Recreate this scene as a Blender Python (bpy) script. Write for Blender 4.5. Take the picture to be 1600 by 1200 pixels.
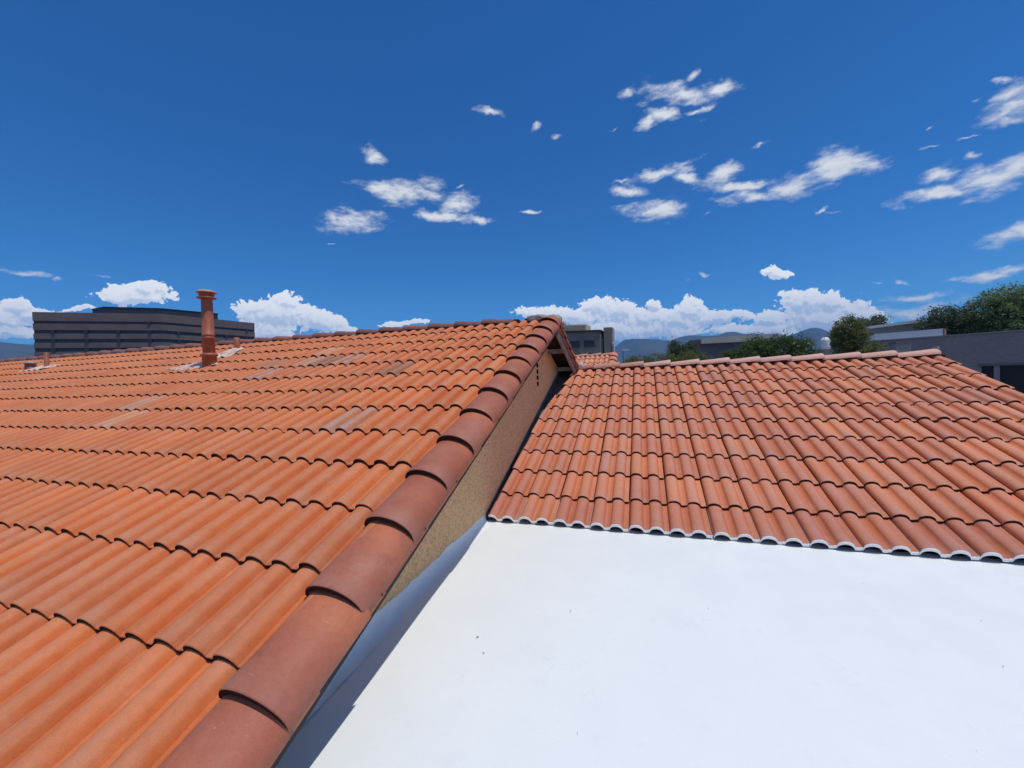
import bpy, bmesh, math, random
from math import sin, cos, tan, pi, radians
from mathutils import Vector, Matrix
random.seed(7)
scene = bpy.context.scene
for o in list(bpy.data.objects): bpy.data.objects.remove(o)
COL = scene.collection

# ------------------------------------------------------------------ camera
ZC = 6.3                                  # eye height above the street
cam_d = bpy.data.cameras.new('camera'); cam = bpy.data.objects.new('camera', cam_d); COL.objects.link(cam)
cam_d.sensor_width = 36.0; cam_d.sensor_fit = 'HORIZONTAL'
cam_d.lens = 631.32/1600*36.0
cam_d.clip_start = 0.05; cam_d.clip_end = 40000
RT = Vector((0.951, 0.309, -0.034)); FW = Vector((-0.309, 0.951, -0.016)); FW.normalize()
UP = RT.cross(FW).normalized(); RT = FW.cross(UP).normalized()
mat = Matrix.Identity(4)
for i in range(3):
    mat[i][0] = RT[i]; mat[i][1] = UP[i]; mat[i][2] = -FW[i]
mat[2][3] = ZC
cam.matrix_world = mat
scene.camera = cam

# ------------------------------------------------------------------ light
SUN_DIR = Vector((0.27, -0.06, 1.0)).normalized()     # towards the sun
sun_d = bpy.data.lights.new('sun', 'SUN'); sun_d.energy = 2.9; sun_d.angle = radians(0.53); sun_d.color = (1.0, 0.955, 0.89)
sun = bpy.data.objects.new('sun', sun_d); COL.objects.link(sun)
sun.rotation_euler = SUN_DIR.to_track_quat('Z', 'Y').to_euler()
sun.location = (0, 0, 40)
scene.view_settings.view_transform = 'Standard'; scene.view_settings.look = 'None'
scene.view_settings.exposure = 0.0; scene.view_settings.gamma = 1.0
scene.view_settings.use_curve_mapping = False

# ------------------------------------------------------------------ sky with clouds
# (kind, azimuth deg, elevation deg, half width, half height, tilt): c = heaped cloud near the horizon, w = thin torn cloud
CLOUDS = [('c', -60.4, 9.7, 3.6, 1.17, 6), ('c', -59.5, 10.5, 1.8, 0.92, 7), ('c', -61.7, 9.3, 2.1, 0.64, 6), ('c', -46.5, 10.3, 1.4, 1.39, 3), ('c', -48.1, 8.7, 4.1, 2.14, 3), ('c', -50.0, 9.4, 2.3, 1.05, 4), ('c', -43.1, 8.1, 4.0, 1.62, -14), ('c', -40.1, 6.9, 4.6, 0.66, -8), ('c', -50.1, 6.3, 5.2, 1.52, 2), ('c', -68.6, 7.9, 1.1, 0.9, 6), ('c', -69.2, 6.6, 2.2, 1.68, 5), ('c', -67.3, 7.4, 2.3, 0.59, -7), ('c', -68.9, 5.5, 2.2, 0.91, 4), ('c', -64.5, 7.8, 1.3, 0.31, 5), ('c', -31.9, 7.9, 3.4, 0.34, 0), ('c', -34.5, 7.6, 2.1, 0.26, 0), ('c', -13.2, 8.8, 4.9, 1.05, -3), ('c', -5.4, 9.4, 2.9, 1.71, -4), ('c', -3.1, 8.4, 3.2, 1.7, -4), ('c', -8.7, 8.1, 5.3, 1.4, -3), ('c', 1.5, 9.1, 1.0, 0.83, -5), ('c', 0.6, 7.5, 3.7, 1.51, -5), ('c', 6.1, 7.8, 2.3, 1.78, -6), ('c', 4.6, 6.7, 4.6, 1.64, -5), ('c', 9.0, 6.6, 2.9, 1.11, -6), ('c', 11.8, 6.7, 1.7, 0.62, -6), ('c', 14.8, 5.8, 1.9, 1.2, -6), ('c', -0.3, 5.8, 10.6, 1.53, -4), ('c', 13.1, 4.8, 6.6, 0.77, -5), ('c', 18.3, 7.4, 2.9, 1.71, -8), ('c', 20.5, 7.2, 2.0, 1.25, -8), ('c', 19.9, 5.2, 4.5, 2.12, -6), ('c', 22.4, 5.6, 1.8, 1.36, -42), ('c', 24.1, 4.4, 2.2, 0.99, -37), ('w', -31.7, 24.4, 5.3, 1.46, 1), ('w', -35.4, 24.5, 2.5, 0.83, 13), ('w', -24.8, 23.2, 2.8, 0.98, -3), ('w', -26.2, 21.6, 3.7, 0.62, -8), ('w', -21.8, 21.1, 2.3, 0.47, -5), ('w', -28.4, 21.9, 2.6, 0.46, 2), ('w', -38.8, 20.3, 3.8, 1.1, 8), ('w', -41.1, 20.2, 1.3, 0.79, -25), ('w', -35.7, 27.9, 1.5, 0.72, -11), ('w', -14.5, 22.2, 2.0, 0.23, 4), ('w', -41.4, 17.6, 1.4, 0.15, 5), ('w', -24.3, 25.1, 1.2, 0.22, 17), ('w', 6.0, 32.0, 4.8, 0.97, -14), ('w', 9.7, 31.3, 2.8, 0.72, -7), ('w', -0.9, 33.3, 1.4, 0.57, 1), ('w', 7.2, 33.4, 1.2, 0.56, 21), ('w', 11.4, 31.3, 1.1, 0.34, 16), ('w', 1.7, 30.1, 1.8, 0.74, 20), ('w', 3.7, 30.4, 3.2, 0.53, -20), ('w', 7.1, 30.0, 2.1, 0.26, -1), ('w', -2.8, 30.0, 1.2, 0.2, -4), ('w', 2.7, 24.6, 4.7, 0.64, -1), ('w', -1.8, 24.6, 2.0, 0.29, 1), ('w', 5.8, 23.5, 2.2, 0.54, -15), ('w', 1.8, 20.6, 3.9, 1.32, -9), ('w', -1.0, 23.2, 2.5, 0.57, -17), ('w', 10.1, 23.0, 2.4, 0.93, 7), ('w', 12.2, 21.3, 4.1, 0.54, -8), ('w', 13.5, 20.0, 4.5, 0.68, -8), ('w', 17.3, 20.1, 3.4, 0.95, 5), ('w', 21.3, 20.7, 3.2, 1.26, -4), ('w', 23.4, 20.2, 1.8, 0.6, -13), ('w', 8.6, 19.4, 1.1, 0.3, 15), ('w', 28.7, 15.8, 3.1, 0.58, -6), ('w', 31.7, 15.9, 2.2, 1.12, 6), ('w', 28.8, 17.6, 1.4, 0.7, 4), ('w', 30.9, 18.2, 0.8, 0.33, -6), ('w', 33.2, 16.6, 1.4, 0.96, -8), ('w', 33.2, 21.8, 1.5, 0.82, -6), ('w', 31.2, 22.7, 0.5, 0.31, -13), ('w', 33.0, 20.2, 1.4, 0.42, -4), ('w', 32.9, 23.3, 1.2, 0.28, -26), ('w', 33.5, 21.0, 2.0, 0.93, 2), ('w', 32.9, 10.6, 2.1, 0.67, 6), ('w', 33.8, 10.9, 1.3, 0.88, 6), ('c', 15.5, 10.9, 1.7, 0.58, -9), ('c', 15.0, 11.3, 0.9, 0.58, -9), ('w', 5.8, 11.6, 1.1, 0.32, 1), ('w', 7.6, 12.0, 0.9, 0.46, -8), ('w', 28.3, 21.8, 0.5, 0.23, 3), ('w', 28.1, 20.2, 1.1, 0.17, -4), ('w', 30.8, 19.9, 0.9, 0.16, -5), ('w', 20.1, 17.1, 0.8, 0.34, 15), ('w', 21.2, 16.3, 1.5, 0.19, -20), ('w', 26.3, 8.4, 0.8, 0.31, -11), ('w', 24.3, 8.4, 0.7, 0.13, -10), ('w', 27.5, 6.5, 2.7, 0.38, -2), ('w', 27.0, 5.2, 3.6, 0.76, 3), ('w', 32.3, 7.7, 2.2, 0.46, 0), ('w', -19.4, 33.0, 2.0, 0.44, -4), ('w', -13.4, 31.2, 1.0, 0.59, 24), ('w', -10.8, 30.2, 1.0, 0.42, 11), ('w', 14.1, 25.1, 1.3, 0.32, -4), ('w', -68.1, 10.9, 1.8, 0.4, -2), ('w', -66.2, 10.5, 0.8, 0.23, 9), ('w', -63.0, 11.3, 1.8, 0.25, 4)]
# the sky goes on past the frame in the same way
_r = random.Random(3)
_a = 42.0
while _a < 282:
    _w = _r.uniform(2.5, 6)
    CLOUDS.append(('c', _a, _r.uniform(4, 9), _w, _r.uniform(0.9, 2.4), _r.uniform(-5, 5)))
    if _r.random() < 0.22:
        CLOUDS.append(('w', _a + _r.uniform(-5, 5), _r.uniform(15, 36), _r.uniform(2, 6), _r.uniform(0.5, 1.3), _r.uniform(-15, 15)))
    _a += _w*_r.uniform(1.2, 3.2)

world = bpy.data.worlds.new('World'); scene.world = world; world.use_nodes = True
nt = world.node_tree; nt.nodes.clear()
N = lambda t: nt.nodes.new(t)
def L(a, b): nt.links.new(a, b)
def M(op, a, b=None, c=None, clamp=False):
    n = N('ShaderNodeMath'); n.operation = op; n.use_clamp = clamp
    for i, v in enumerate((a, b, c)):
        if v is None: continue
        if isinstance(v, (int, float)): n.inputs[i].default_value = v
        else: L(v, n.inputs[i])
    return n.outputs[0]
def MR(v, a, b, c=0.0, d=1.0, smooth=True):
    n = N('ShaderNodeMapRange'); n.interpolation_type = 'SMOOTHSTEP' if smooth else 'LINEAR'
    L(v, n.inputs[0]); n.inputs[1].default_value = a; n.inputs[2].default_value = b; n.inputs[3].default_value = c; n.inputs[4].default_value = d
    return n.outputs[0]
tc = N('ShaderNodeTexCoord')
D = tc.outputs['Generated']
sky = N('ShaderNodeTexSky'); sky.sky_type = 'NISHITA'; sky.sun_disc = False
sky.sun_elevation = math.asin(SUN_DIR.z); sky.sun_rotation = math.atan2(SUN_DIR.x, SUN_DIR.y)
sky.altitude = 1500; sky.air_density = 1.0; sky.dust_density = 0.1; sky.ozone_density = 4.0
hsv = N('ShaderNodeHueSaturation'); hsv.inputs['Saturation'].default_value = 1.18; hsv.inputs['Value'].default_value = 1.0
L(sky.outputs[0], hsv.inputs['Color'])
gain = N('ShaderNodeVectorMath'); gain.operation = 'MULTIPLY'; L(hsv.outputs[0], gain.inputs[0]); gain.inputs[1].default_value = (0.47, 1.04, 1.42)

def density(offset):
    """cloud cover at the view direction (moved by offset): heaped and thin"""
    va = N('ShaderNodeVectorMath'); va.operation = 'ADD'; L(D, va.inputs[0]); va.inputs[1].default_value = offset
    # torn edges: the direction is bent by noise before it is turned into azimuth and elevation
    nz = N('ShaderNodeTexNoise'); nz.inputs['Scale'].default_value = 16.0; nz.inputs['Detail'].default_value = 5.0; nz.inputs['Roughness'].default_value = 0.62
    L(va.outputs[0], nz.inputs['Vector'])
    vs = N('ShaderNodeVectorMath'); vs.operation = 'SUBTRACT'; L(nz.outputs['Color'], vs.inputs[0]); vs.inputs[1].default_value = (0.5, 0.5, 0.5)
    vm = N('ShaderNodeVectorMath'); vm.operation = 'SCALE'; L(vs.outputs[0], vm.inputs[0]); vm.inputs['Scale'].default_value = 0.042
    vb = N('ShaderNodeVectorMath'); vb.operation = 'ADD'; L(va.outputs[0], vb.inputs[0]); L(vm.outputs[0], vb.inputs[1])
    nm = N('ShaderNodeVectorMath'); nm.operation = 'NORMALIZE'; L(vb.outputs[0], nm.inputs[0])
    sp = N('ShaderNodeSeparateXYZ'); L(nm.outputs[0], sp.inputs[0])
    az = M('MULTIPLY', M('ARCTAN2', sp.outputs[0], sp.outputs[1]), 180/pi)
    el = M('MULTIPLY', M('ARCSINE', sp.outputs[2]), 180/pi)
    # azimuth runs -100..260 so that its seam lies behind the camera
    az = M('WRAP', az, 260.0, -100.0)
    cb = N('ShaderNodeCombineXYZ'); L(az, cb.inputs[0]); L(el, cb.inputs[1])
    out = {}
    for kind in 'cw':
        acc = None
        for k, a, e, w, h, t in CLOUDS:
            if k != kind: continue
            mp = N('ShaderNodeMapping'); mp.vector_type = 'TEXTURE'
            L(cb.outputs[0], mp.inputs[0]); mp.inputs[1].default_value = (a, e, 0); mp.inputs[2].default_value = (0, 0, radians(t)); mp.inputs[3].default_value = (w, h, 1) if k == 'c' else (w*1.02, h*1.15, 1)
            ln = N('ShaderNodeVectorMath'); ln.operation = 'LENGTH'; L(mp.outputs[0], ln.inputs[0])
            v = M('SUBTRACT', 1.0, ln.outputs['Value']) if k == 'c' else M('SUBTRACT', 1.15 if w*h > 0.9 else (0.95 if w*h > 0.45 else 0.62), ln.outputs['Value'])
            acc = v if acc is None else M('SMOOTH_MAX', acc, v, 0.25)
        out[kind] = acc
    # heaps: rounded lumps of several sizes
    vo = N('ShaderNodeTexVoronoi'); vo.feature = 'F1'; vo.inputs['Scale'].default_value = 30.0; vo.inputs['Detail'].default_value = 4.5
    vo.inputs['Roughness'].default_value = 0.6; vo.inputs['Lacunarity'].default_value = 2.1; vo.normalize = True
    L(va.outputs[0], vo.inputs['Vector'])
    v2 = N('ShaderNodeTexVoronoi'); v2.feature = 'F1'; v2.inputs['Scale'].default_value = 95.0; v2.inputs['Detail'].default_value = 2.0
    L(vb.outputs[0], v2.inputs['Vector'])
    lump = M('ADD', M('SUBTRACT', 0.42, vo.outputs['Distance']), M('MULTIPLY', M('SUBTRACT', 0.40, v2.outputs['Distance']), 0.30))
    hc = M('ADD', M('MAXIMUM', out['c'], -1.0), M('MULTIPLY', lump, 1.25))
    # threads: noise drawn out sideways
    mp = N('ShaderNodeMapping'); mp.inputs[3].default_value = (0.55, 0.55, 1.5); mp.inputs[2].default_value = (0, 0.22, 0); L(va.outputs[0], mp.inputs[0])
    n2 = N('ShaderNodeTexNoise'); n2.inputs['Scale'].default_value = 32.0; n2.inputs['Detail'].default_value = 9.0; n2.inputs['Roughness'].default_value = 0.66
    L(mp.outputs[0], n2.inputs['Vector'])
    hw = M('ADD', M('MAXIMUM', out['w'], -1.5), M('MULTIPLY', M('SUBTRACT', n2.outputs['Fac'], 0.50), 3.0))
    # unseen broken cloud added outside the frame to whiten the fill light
    n3 = N('ShaderNodeTexNoise'); n3.inputs['Scale'].default_value = 3.4; n3.inputs['Detail'].default_value = 6.0; n3.inputs['Roughness'].default_value = 0.58
    L(va.outputs[0], n3.inputs['Vector'])
    outside = MR(M('ABSOLUTE', M('ADD', az, 16.0)), 62.0, 80.0)
    outside = M('MULTIPLY', outside, MR(el, 3.0, 12.0))
    hw = M('MAXIMUM', hw, M('SUBTRACT', M('MULTIPLY', M('SUBTRACT', n3.outputs['Fac'], 0.50), 9.0), M('MULTIPLY', M('SUBTRACT', 1.0, outside), 6.0)))
    return hc, hw, el, lump
hc, hw, el, lump = density((0, 0, 0))
hc2, hw2, _e, lump2 = density((0.004, 0.0, 0.009))
a_c = MR(hc, 0.0, 0.11)
a_w = M('MULTIPLY', MR(hw, -0.05, 1.15), 0.95)
# light from above: bright where the cover thins upwards, blue grey inside and below
lit = MR(M('SUBTRACT', hc, hc2), -0.38, 0.30)
deep = MR(hc, 0.15, 1.3, 0.0, 0.40)
lit = M('SUBTRACT', lit, deep, clamp=True)
lit = M('ADD', M('MULTIPLY', lit, 0.75), MR(el, 5.0, 11.0, 0.05, 0.38), clamp=True)
cmix = N('ShaderNodeMix'); cmix.data_type = 'RGBA'; L(lit, cmix.inputs[0]); cmix.inputs[6].default_value = (0.36, 0.48, 0.68, 1); cmix.inputs[7].default_value = (0.80, 0.83, 0.87, 1)
litw = MR(M('SUBTRACT', hw, hw2), -0.5, 0.5, 0.5, 1.0)
wmix = N('ShaderNodeMix'); wmix.data_type = 'RGBA'; L(litw, wmix.inputs[0]); wmix.inputs[6].default_value = (0.46, 0.56, 0.70, 1); wmix.inputs[7].default_value = (0.80, 0.83, 0.87, 1)
bg = N('ShaderNodeBackground'); L(gain.outputs[0], bg.inputs[0]); bg.inputs[1].default_value = 0.085
bw = N('ShaderNodeBackground'); L(wmix.outputs[2], bw.inputs[0]); bw.inputs[1].default_value = 1.0
bc = N('ShaderNodeBackground'); L(cmix.outputs[2], bc.inputs[0]); bc.inputs[1].default_value = 1.22
m1 = N('ShaderNodeMixShader'); L(a_w, m1.inputs[0]); L(bg.outputs[0], m1.inputs[1]); L(bw.outputs[0], m1.inputs[2])
m2 = N('ShaderNodeMixShader'); L(a_c, m2.inputs[0]); L(m1.outputs[0], m2.inputs[1]); L(bc.outputs[0], m2.inputs[2])
wo = N('ShaderNodeOutputWorld'); L(m2.outputs[0], wo.inputs[0])
world.cycles.sampling_method = 'MANUAL'; world.cycles.sample_map_resolution = 512

# ================================================================== helpers
def new_mesh(name, verts, faces, mats=(), smooth=None):
    me = bpy.data.meshes.new(name); me.from_pydata(verts, [], faces)
    for m in mats: me.materials.append(m)
    if smooth is True: me.polygons.foreach_set('use_smooth', [True]*len(me.polygons))
    elif smooth is not None: me.polygons.foreach_set('use_smooth', smooth)
    me.update(); return me
def thing(name, label, cat, loc=(0, 0, 0), group=None, kind=None):
    o = bpy.data.objects.new(name, None); o.empty_display_size = 0.2; COL.objects.link(o); o.location = loc
    o['label'] = label; o['category'] = cat
    if group: o['group'] = group
    return o
def link(name, me, parent=None, label=None, kind=None, loc=None):
    """a mesh given in world coordinates (or at loc), hung under its parent"""
    o = bpy.data.objects.new(name, me); COL.objects.link(o)
    if loc is not None: o.location = loc
    if parent is not None:
        o.parent = parent
        w = Vector((0, 0, 0)); p = parent
        while p is not None: w += p.location; p = p.parent
        o.location = Vector(o.location) - w
    if label: o['label'] = label
    if kind: o['kind'] = kind
    return o
def tag(o, label, cat, group=None):
    o['label'] = label; o['category'] = cat
    if group: o['group'] = group
    return o
class MB:
    def __init__(s): s.v = []; s.f = []; s.s = []; s.m = []
    def add(s, verts, faces, smooth=False, m=0):
        b = len(s.v); s.v += [tuple(x) for x in verts]
        for f in faces: s.f.append(tuple(i+b for i in f)); s.s.append(smooth); s.m.append(m)
    def box(s, x0, x1, y0, y1, z0, z1, m=0):
        v = [(x, y, z) for z in (z0, z1) for y in (y0, y1) for x in (x0, x1)]
        s.add(v, [(0, 2, 3, 1), (4, 5, 7, 6), (0, 1, 5, 4), (2, 6, 7, 3), (0, 4, 6, 2), (1, 3, 7, 5)], m=m)
    def obox(s, c, ax, ay, az, m=0):
        c = Vector(c); ax = Vector(ax); ay = Vector(ay); az = Vector(az)
        v = [c+sx*ax+sy*ay+sz*az for sz in (-1, 1) for sy in (-1, 1) for sx in (-1, 1)]
        s.add(v, [(0, 2, 3, 1), (4, 5, 7, 6), (0, 1, 5, 4), (2, 6, 7, 3), (0, 4, 6, 2), (1, 3, 7, 5)], m=m)
    def prism(s, poly, z0, z1, m=0, bottom=True):
        """poly counter-clockwise in plan; z1 a number or one height per corner"""
        n = len(poly); zt = z1 if isinstance(z1, (list, tuple)) else [z1]*n
        v = [(x, y, z0) for x, y in poly]+[(x, y, z) for (x, y), z in zip(poly, zt)]
        f = [(i, (i+1) % n, (i+1) % n+n, i+n) for i in range(n)]+[tuple(range(n, 2*n))]
        if bottom: f.append(tuple(reversed(range(n))))
        s.add(v, f, m=m)
    def lathe(s, prof, seg=24, c=(0, 0, 0), smooth=True, m=0):
        v = []; f = []
        for r, z in prof:
            for k in range(seg):
                a = 2*pi*k/seg; v.append((c[0]+r*cos(a), c[1]+r*sin(a), c[2]+z))
        for i in range(len(prof)-1):
            for k in range(seg):
                a = i*seg+k; b = i*seg+(k+1) % seg
                f.append((a, b, b+seg, a+seg))
        s.add(v, f, smooth, m)
    def tube(s, p0, p1, r0, r1, seg=8, smooth=True, m=0):
        p0 = Vector(p0); p1 = Vector(p1); d = (p1-p0).normalized()
        u = d.orthogonal().normalized(); w = d.cross(u)
        v = [p0+r0*(cos(2*pi*k/seg)*u+sin(2*pi*k/seg)*w) for k in range(seg)]+[p1+r1*(cos(2*pi*k/seg)*u+sin(2*pi*k/seg)*w) for k in range(seg)]
        s.add(v, [(k, (k+1) % seg, (k+1) % seg+seg, k+seg) for k in range(seg)], smooth, m)
        s.add(v[seg:], [tuple(range(seg))], False, m)
    def mesh(s, name, mats):
        me = new_mesh(name, s.v, s.f, mats, s.s)
        me.polygons.foreach_set('material_index', s.m); return me

# ================================================================== materials
def mat_new(name):
    m = bpy.data.materials.new(name); m.use_nodes = True
    t = m.node_tree; b = t.nodes['Principled BSDF']
    return m, t, b
class G:
    """small node-writing helper"""
    def __init__(s, t): s.t = t
    def n(s, typ, **kw):
        n = s.t.nodes.new(typ)
        for k, v in kw.items(): setattr(n, k, v)
        return n
    def l(s, a, b): s.t.links.new(a, b)
    def math(s, op, a, b=None, clamp=False):
        n = s.n('ShaderNodeMath', operation=op, use_clamp=clamp)
        for i, v in enumerate((a, b)):
            if v is None: continue
            if isinstance(v, (int, float)): n.inputs[i].default_value = v
            else: s.l(v, n.inputs[i])
        return n.outputs[0]
    def mr(s, v, a, b, c=0.0, d=1.0):
        n = s.n('ShaderNodeMapRange', interpolation_type='SMOOTHSTEP'); s.l(v, n.inputs[0])
        for i, x in enumerate((a, b, c, d)): n.inputs[i+1].default_value = x
        return n.outputs[0]
    def mix(s, f, a, b, blend='MIX'):
        n = s.n('ShaderNodeMix', data_type='RGBA', blend_type=blend)
        for i, v in ((0, f), (6, a), (7, b)):
            if isinstance(v, (int, float)): n.inputs[i].default_value = v
            elif isinstance(v, tuple): n.inputs[i].default_value = (*v, 1) if len(v) == 3 else v
            else: s.l(v, n.inputs[i])
        return n.outputs[2]
    def noise(s, vec, scale, detail=4, rough=0.55, col=False):
        n = s.n('ShaderNodeTexNoise'); n.inputs['Scale'].default_value = scale; n.inputs['Detail'].default_value = detail; n.inputs['Roughness'].default_value = rough
        if vec is not None: s.l(vec, n.inputs['Vector'])
        return n.outputs['Color' if col else 'Fac']
    def bump(s, h, strength, dist, bsdf, prev=None):
        n = s.n('ShaderNodeBump'); n.inputs['Strength'].default_value = strength; n.inputs['Distance'].default_value = dist
        s.l(h, n.inputs['Height'])
        if prev is not None: s.l(prev, n.inputs['Normal'])
        s.l(n.outputs[0], bsdf.inputs['Normal']); return n.outputs[0]

def clay(name, cols, weather, bloom=0.35, rough=0.78, spec=0.35, attr=None, endpaint=False, cap=False, wear_shade=True):
    """fired/pigmented concrete: colour varies from tile to tile, with sandy grain, pale bloom and small chips"""
    m, t, b = mat_new(name); g = G(t)
    tc = g.n('ShaderNodeTexCoord'); oi = g.n('ShaderNodeObjectInfo')
    rnd = oi.outputs['Random']
    if attr:
        at = g.n('ShaderNodeAttribute', attribute_name=attr); rnd = at.outputs['Fac']
    off = g.n('ShaderNodeCombineXYZ'); g.l(g.math('MULTIPLY', rnd, 37.0), off.inputs[0]); g.l(g.math('MULTIPLY', rnd, 91.0), off.inputs[1])
    pos = g.n('ShaderNodeVectorMath', operation='ADD'); g.l(tc.outputs['Object'], pos.inputs[0]); g.l(off.outputs[0], pos.inputs[1]); P = pos.outputs[0]
    rp = g.n('ShaderNodeValToRGB'); g.l(rnd, rp.inputs[0]); rp.color_ramp.interpolation = 'LINEAR'
    els = rp.color_ramp.elements
    for i, c in enumerate(cols):
        e = els[i] if i < 2 else els.new(0.5)
        e.position = i/(len(cols)-1); e.color = (*c, 1)
    col = rp.outputs[0]
    big = g.noise(P, 5.0, 5, 0.6)
    col = g.mix(g.mr(big, 0.45, 0.72, 0.0, bloom), col, weather)                 # patchy bloom
    sp = g.n('ShaderNodeSeparateXYZ'); g.l(tc.outputs['Object'], sp.inputs[0])
    # the exposed foot of a tile has faded more than the part that lay under its neighbour's drip
    ft = g.math('MULTIPLY', g.mr(sp.outputs[1], 0.0, 0.13, 1.0, 0.0), g.mr(g.noise(P, 3.0, 2), 0.35, 0.65))
    col = g.mix(g.math('MULTIPLY', ft, 0.45), col, weather)
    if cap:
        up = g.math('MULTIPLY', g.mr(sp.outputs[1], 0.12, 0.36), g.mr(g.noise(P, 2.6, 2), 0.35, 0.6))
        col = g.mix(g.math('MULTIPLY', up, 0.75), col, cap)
    if wear_shade and not cap:                                                              # crests worn paler; flank shade and crest sheen also painted into the colour
        wr = g.n('ShaderNodeAttribute', attribute_name='wear_shade').outputs['Fac']
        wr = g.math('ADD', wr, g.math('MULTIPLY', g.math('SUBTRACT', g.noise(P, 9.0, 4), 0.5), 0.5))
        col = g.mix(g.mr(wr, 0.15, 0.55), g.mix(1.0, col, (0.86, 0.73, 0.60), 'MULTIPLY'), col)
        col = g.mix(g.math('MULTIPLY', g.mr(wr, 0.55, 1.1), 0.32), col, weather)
    fine = g.noise(P, 260.0, 3, 0.7)
    mid = g.noise(P, 38.0, 4, 0.65)
    col = g.mix(1.0, col, g.mix(g.mr(fine, 0.25, 0.75), (0.89, 0.88, 0.87), (1.08, 1.08, 1.09)), 'MULTIPLY')
    col = g.mix(1.0, col, g.mix(g.mr(mid, 0.3, 0.7), (0.94, 0.94, 0.94), (1.04, 1.04, 1.04)), 'MULTIPLY')
    st = g.n('ShaderNodeMapping'); st.inputs[3].default_value = (60, 2.5, 60); g.l(P, st.inputs[0])
    col = g.mix(g.mr(g.noise(st.outputs[0], 1.0, 3), 0.62, 0.8, 0, 0.22), col, (0.10, 0.055, 0.04))   # thin run marks
    chip = g.mr(g.noise(P, 55.0, 2, 0.5), 0.775, 0.80)
    col = g.mix(g.math('MULTIPLY', chip, 0.7), col, (0.62, 0.50, 0.42))
    if cap:                                                                  # scuffs and dragged mortar smears
        sc = g.n('ShaderNodeMapping'); sc.inputs[3].default_value = (9, 60, 9); sc.inputs[2].default_value = (0, 0, 0.5); g.l(P, sc.inputs[0])
        col = g.mix(g.mr(g.noise(sc.outputs[0], 1.0, 5, 0.7), 0.63, 0.74, 0, 0.35), col, (0.62, 0.42, 0.34))
        col = g.mix(g.mr(g.noise(P, 11.0, 6, 0.7), 0.56, 0.72, 0, 0.4), col, (0.24, 0.075, 0.045))
    tint = g.mix(1.0, col, oi.outputs['Color'] if not attr else (1, 1, 1), 'MULTIPLY')
    g.l(tint, b.inputs['Base Color'])
    b.inputs['Roughness'].default_value = rough; b.inputs['Specular IOR Level'].default_value = spec
    p = g.bump(mid, 0.12, 0.003, b); g.bump(fine, 0.25, 0.001, b, p)
    return m
def plain(name, col, rough=0.8, spec=0.4, var=0.12, scale=6.0, bump=0.0, bscale=60.0, metal=0.0, col2=None):
    m, t, b = mat_new(name); g = G(t); tc = g.n('ShaderNodeTexCoord'); P = tc.outputs['Object']
    n1 = g.noise(P, scale, 6, 0.6)
    c2 = col2 or tuple(min(1, c*(1-2*var)) for c in col)
    g.l(g.mix(g.mr(n1, 0.35, 0.68), col, c2), b.inputs['Base Color'])
    b.inputs['Roughness'].default_value = rough; b.inputs['Specular IOR Level'].default_value = spec; b.inputs['Metallic'].default_value = metal
    if bump: g.bump(g.noise(P, bscale, 4), bump, 0.01, b)
    return m

ORANGES = [(0.56, 0.145, 0.042), (0.70, 0.192, 0.052), (0.62, 0.163, 0.044), (0.72, 0.218, 0.068), (0.58, 0.152, 0.046)]
PINKS = [(0.60, 0.200, 0.098), (0.73, 0.26, 0.120), (0.57, 0.190, 0.100), (0.76, 0.285, 0.130), (0.68, 0.225, 0.100)]
M_TILE_L = clay('roof_tile_orange', ORANGES, (0.62, 0.31, 0.19))
M_TILE_FAR = clay('roof_tile_orange_far', ORANGES, (0.62, 0.31, 0.19), attr='tile_tone')
M_TILE_R = clay('roof_tile_salmon', PINKS, (0.60, 0.32, 0.25))
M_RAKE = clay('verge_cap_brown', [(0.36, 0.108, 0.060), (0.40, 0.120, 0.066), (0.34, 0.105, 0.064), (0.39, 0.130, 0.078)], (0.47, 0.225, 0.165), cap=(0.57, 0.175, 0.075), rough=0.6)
M_CAP_R = clay('ridge_cap_pale', [(0.60, 0.33, 0.24), (0.66, 0.38, 0.29), (0.58, 0.30, 0.21), (0.62, 0.35, 0.27)], (0.68, 0.47, 0.38), wear_shade=False)
M_CAP_L = clay('ridge_cap_brown', [(0.30, 0.115, 0.08), (0.24, 0.105, 0.085), (0.33, 0.13, 0.09), (0.21, 0.10, 0.085)], (0.33, 0.17, 0.13), wear_shade=False)
M_EDGE = plain('tile_edge_shade', (0.045, 0.020, 0.016), 0.95, 0.1)  # tile front edges, their shade painted in as near black
M_WPAINT = plain('white_paint_drips', (0.88, 0.88, 0.87), 0.55, 0.4, 0.04, 20)
M_DECK = plain('roofing_felt', (0.030, 0.024, 0.022), 0.95, 0.2)
M_WOOD = plain('weathered_board', (0.34, 0.32, 0.31), 0.8, 0.3, 0.2, 10)
M_TRIM = plain('fascia_shade_dark', (0.045, 0.036, 0.036), 0.7, 0.4)  # near fascia, shade under the caps put into its colour
M_MORTAR = plain('mortar', (0.46, 0.43, 0.40), 0.95, 0.2, 0.25, 25, 0.8, 70)
M_SLAB_EDGE = plain('cement_grey', (0.36, 0.35, 0.34), 0.9, 0.3)

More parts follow.
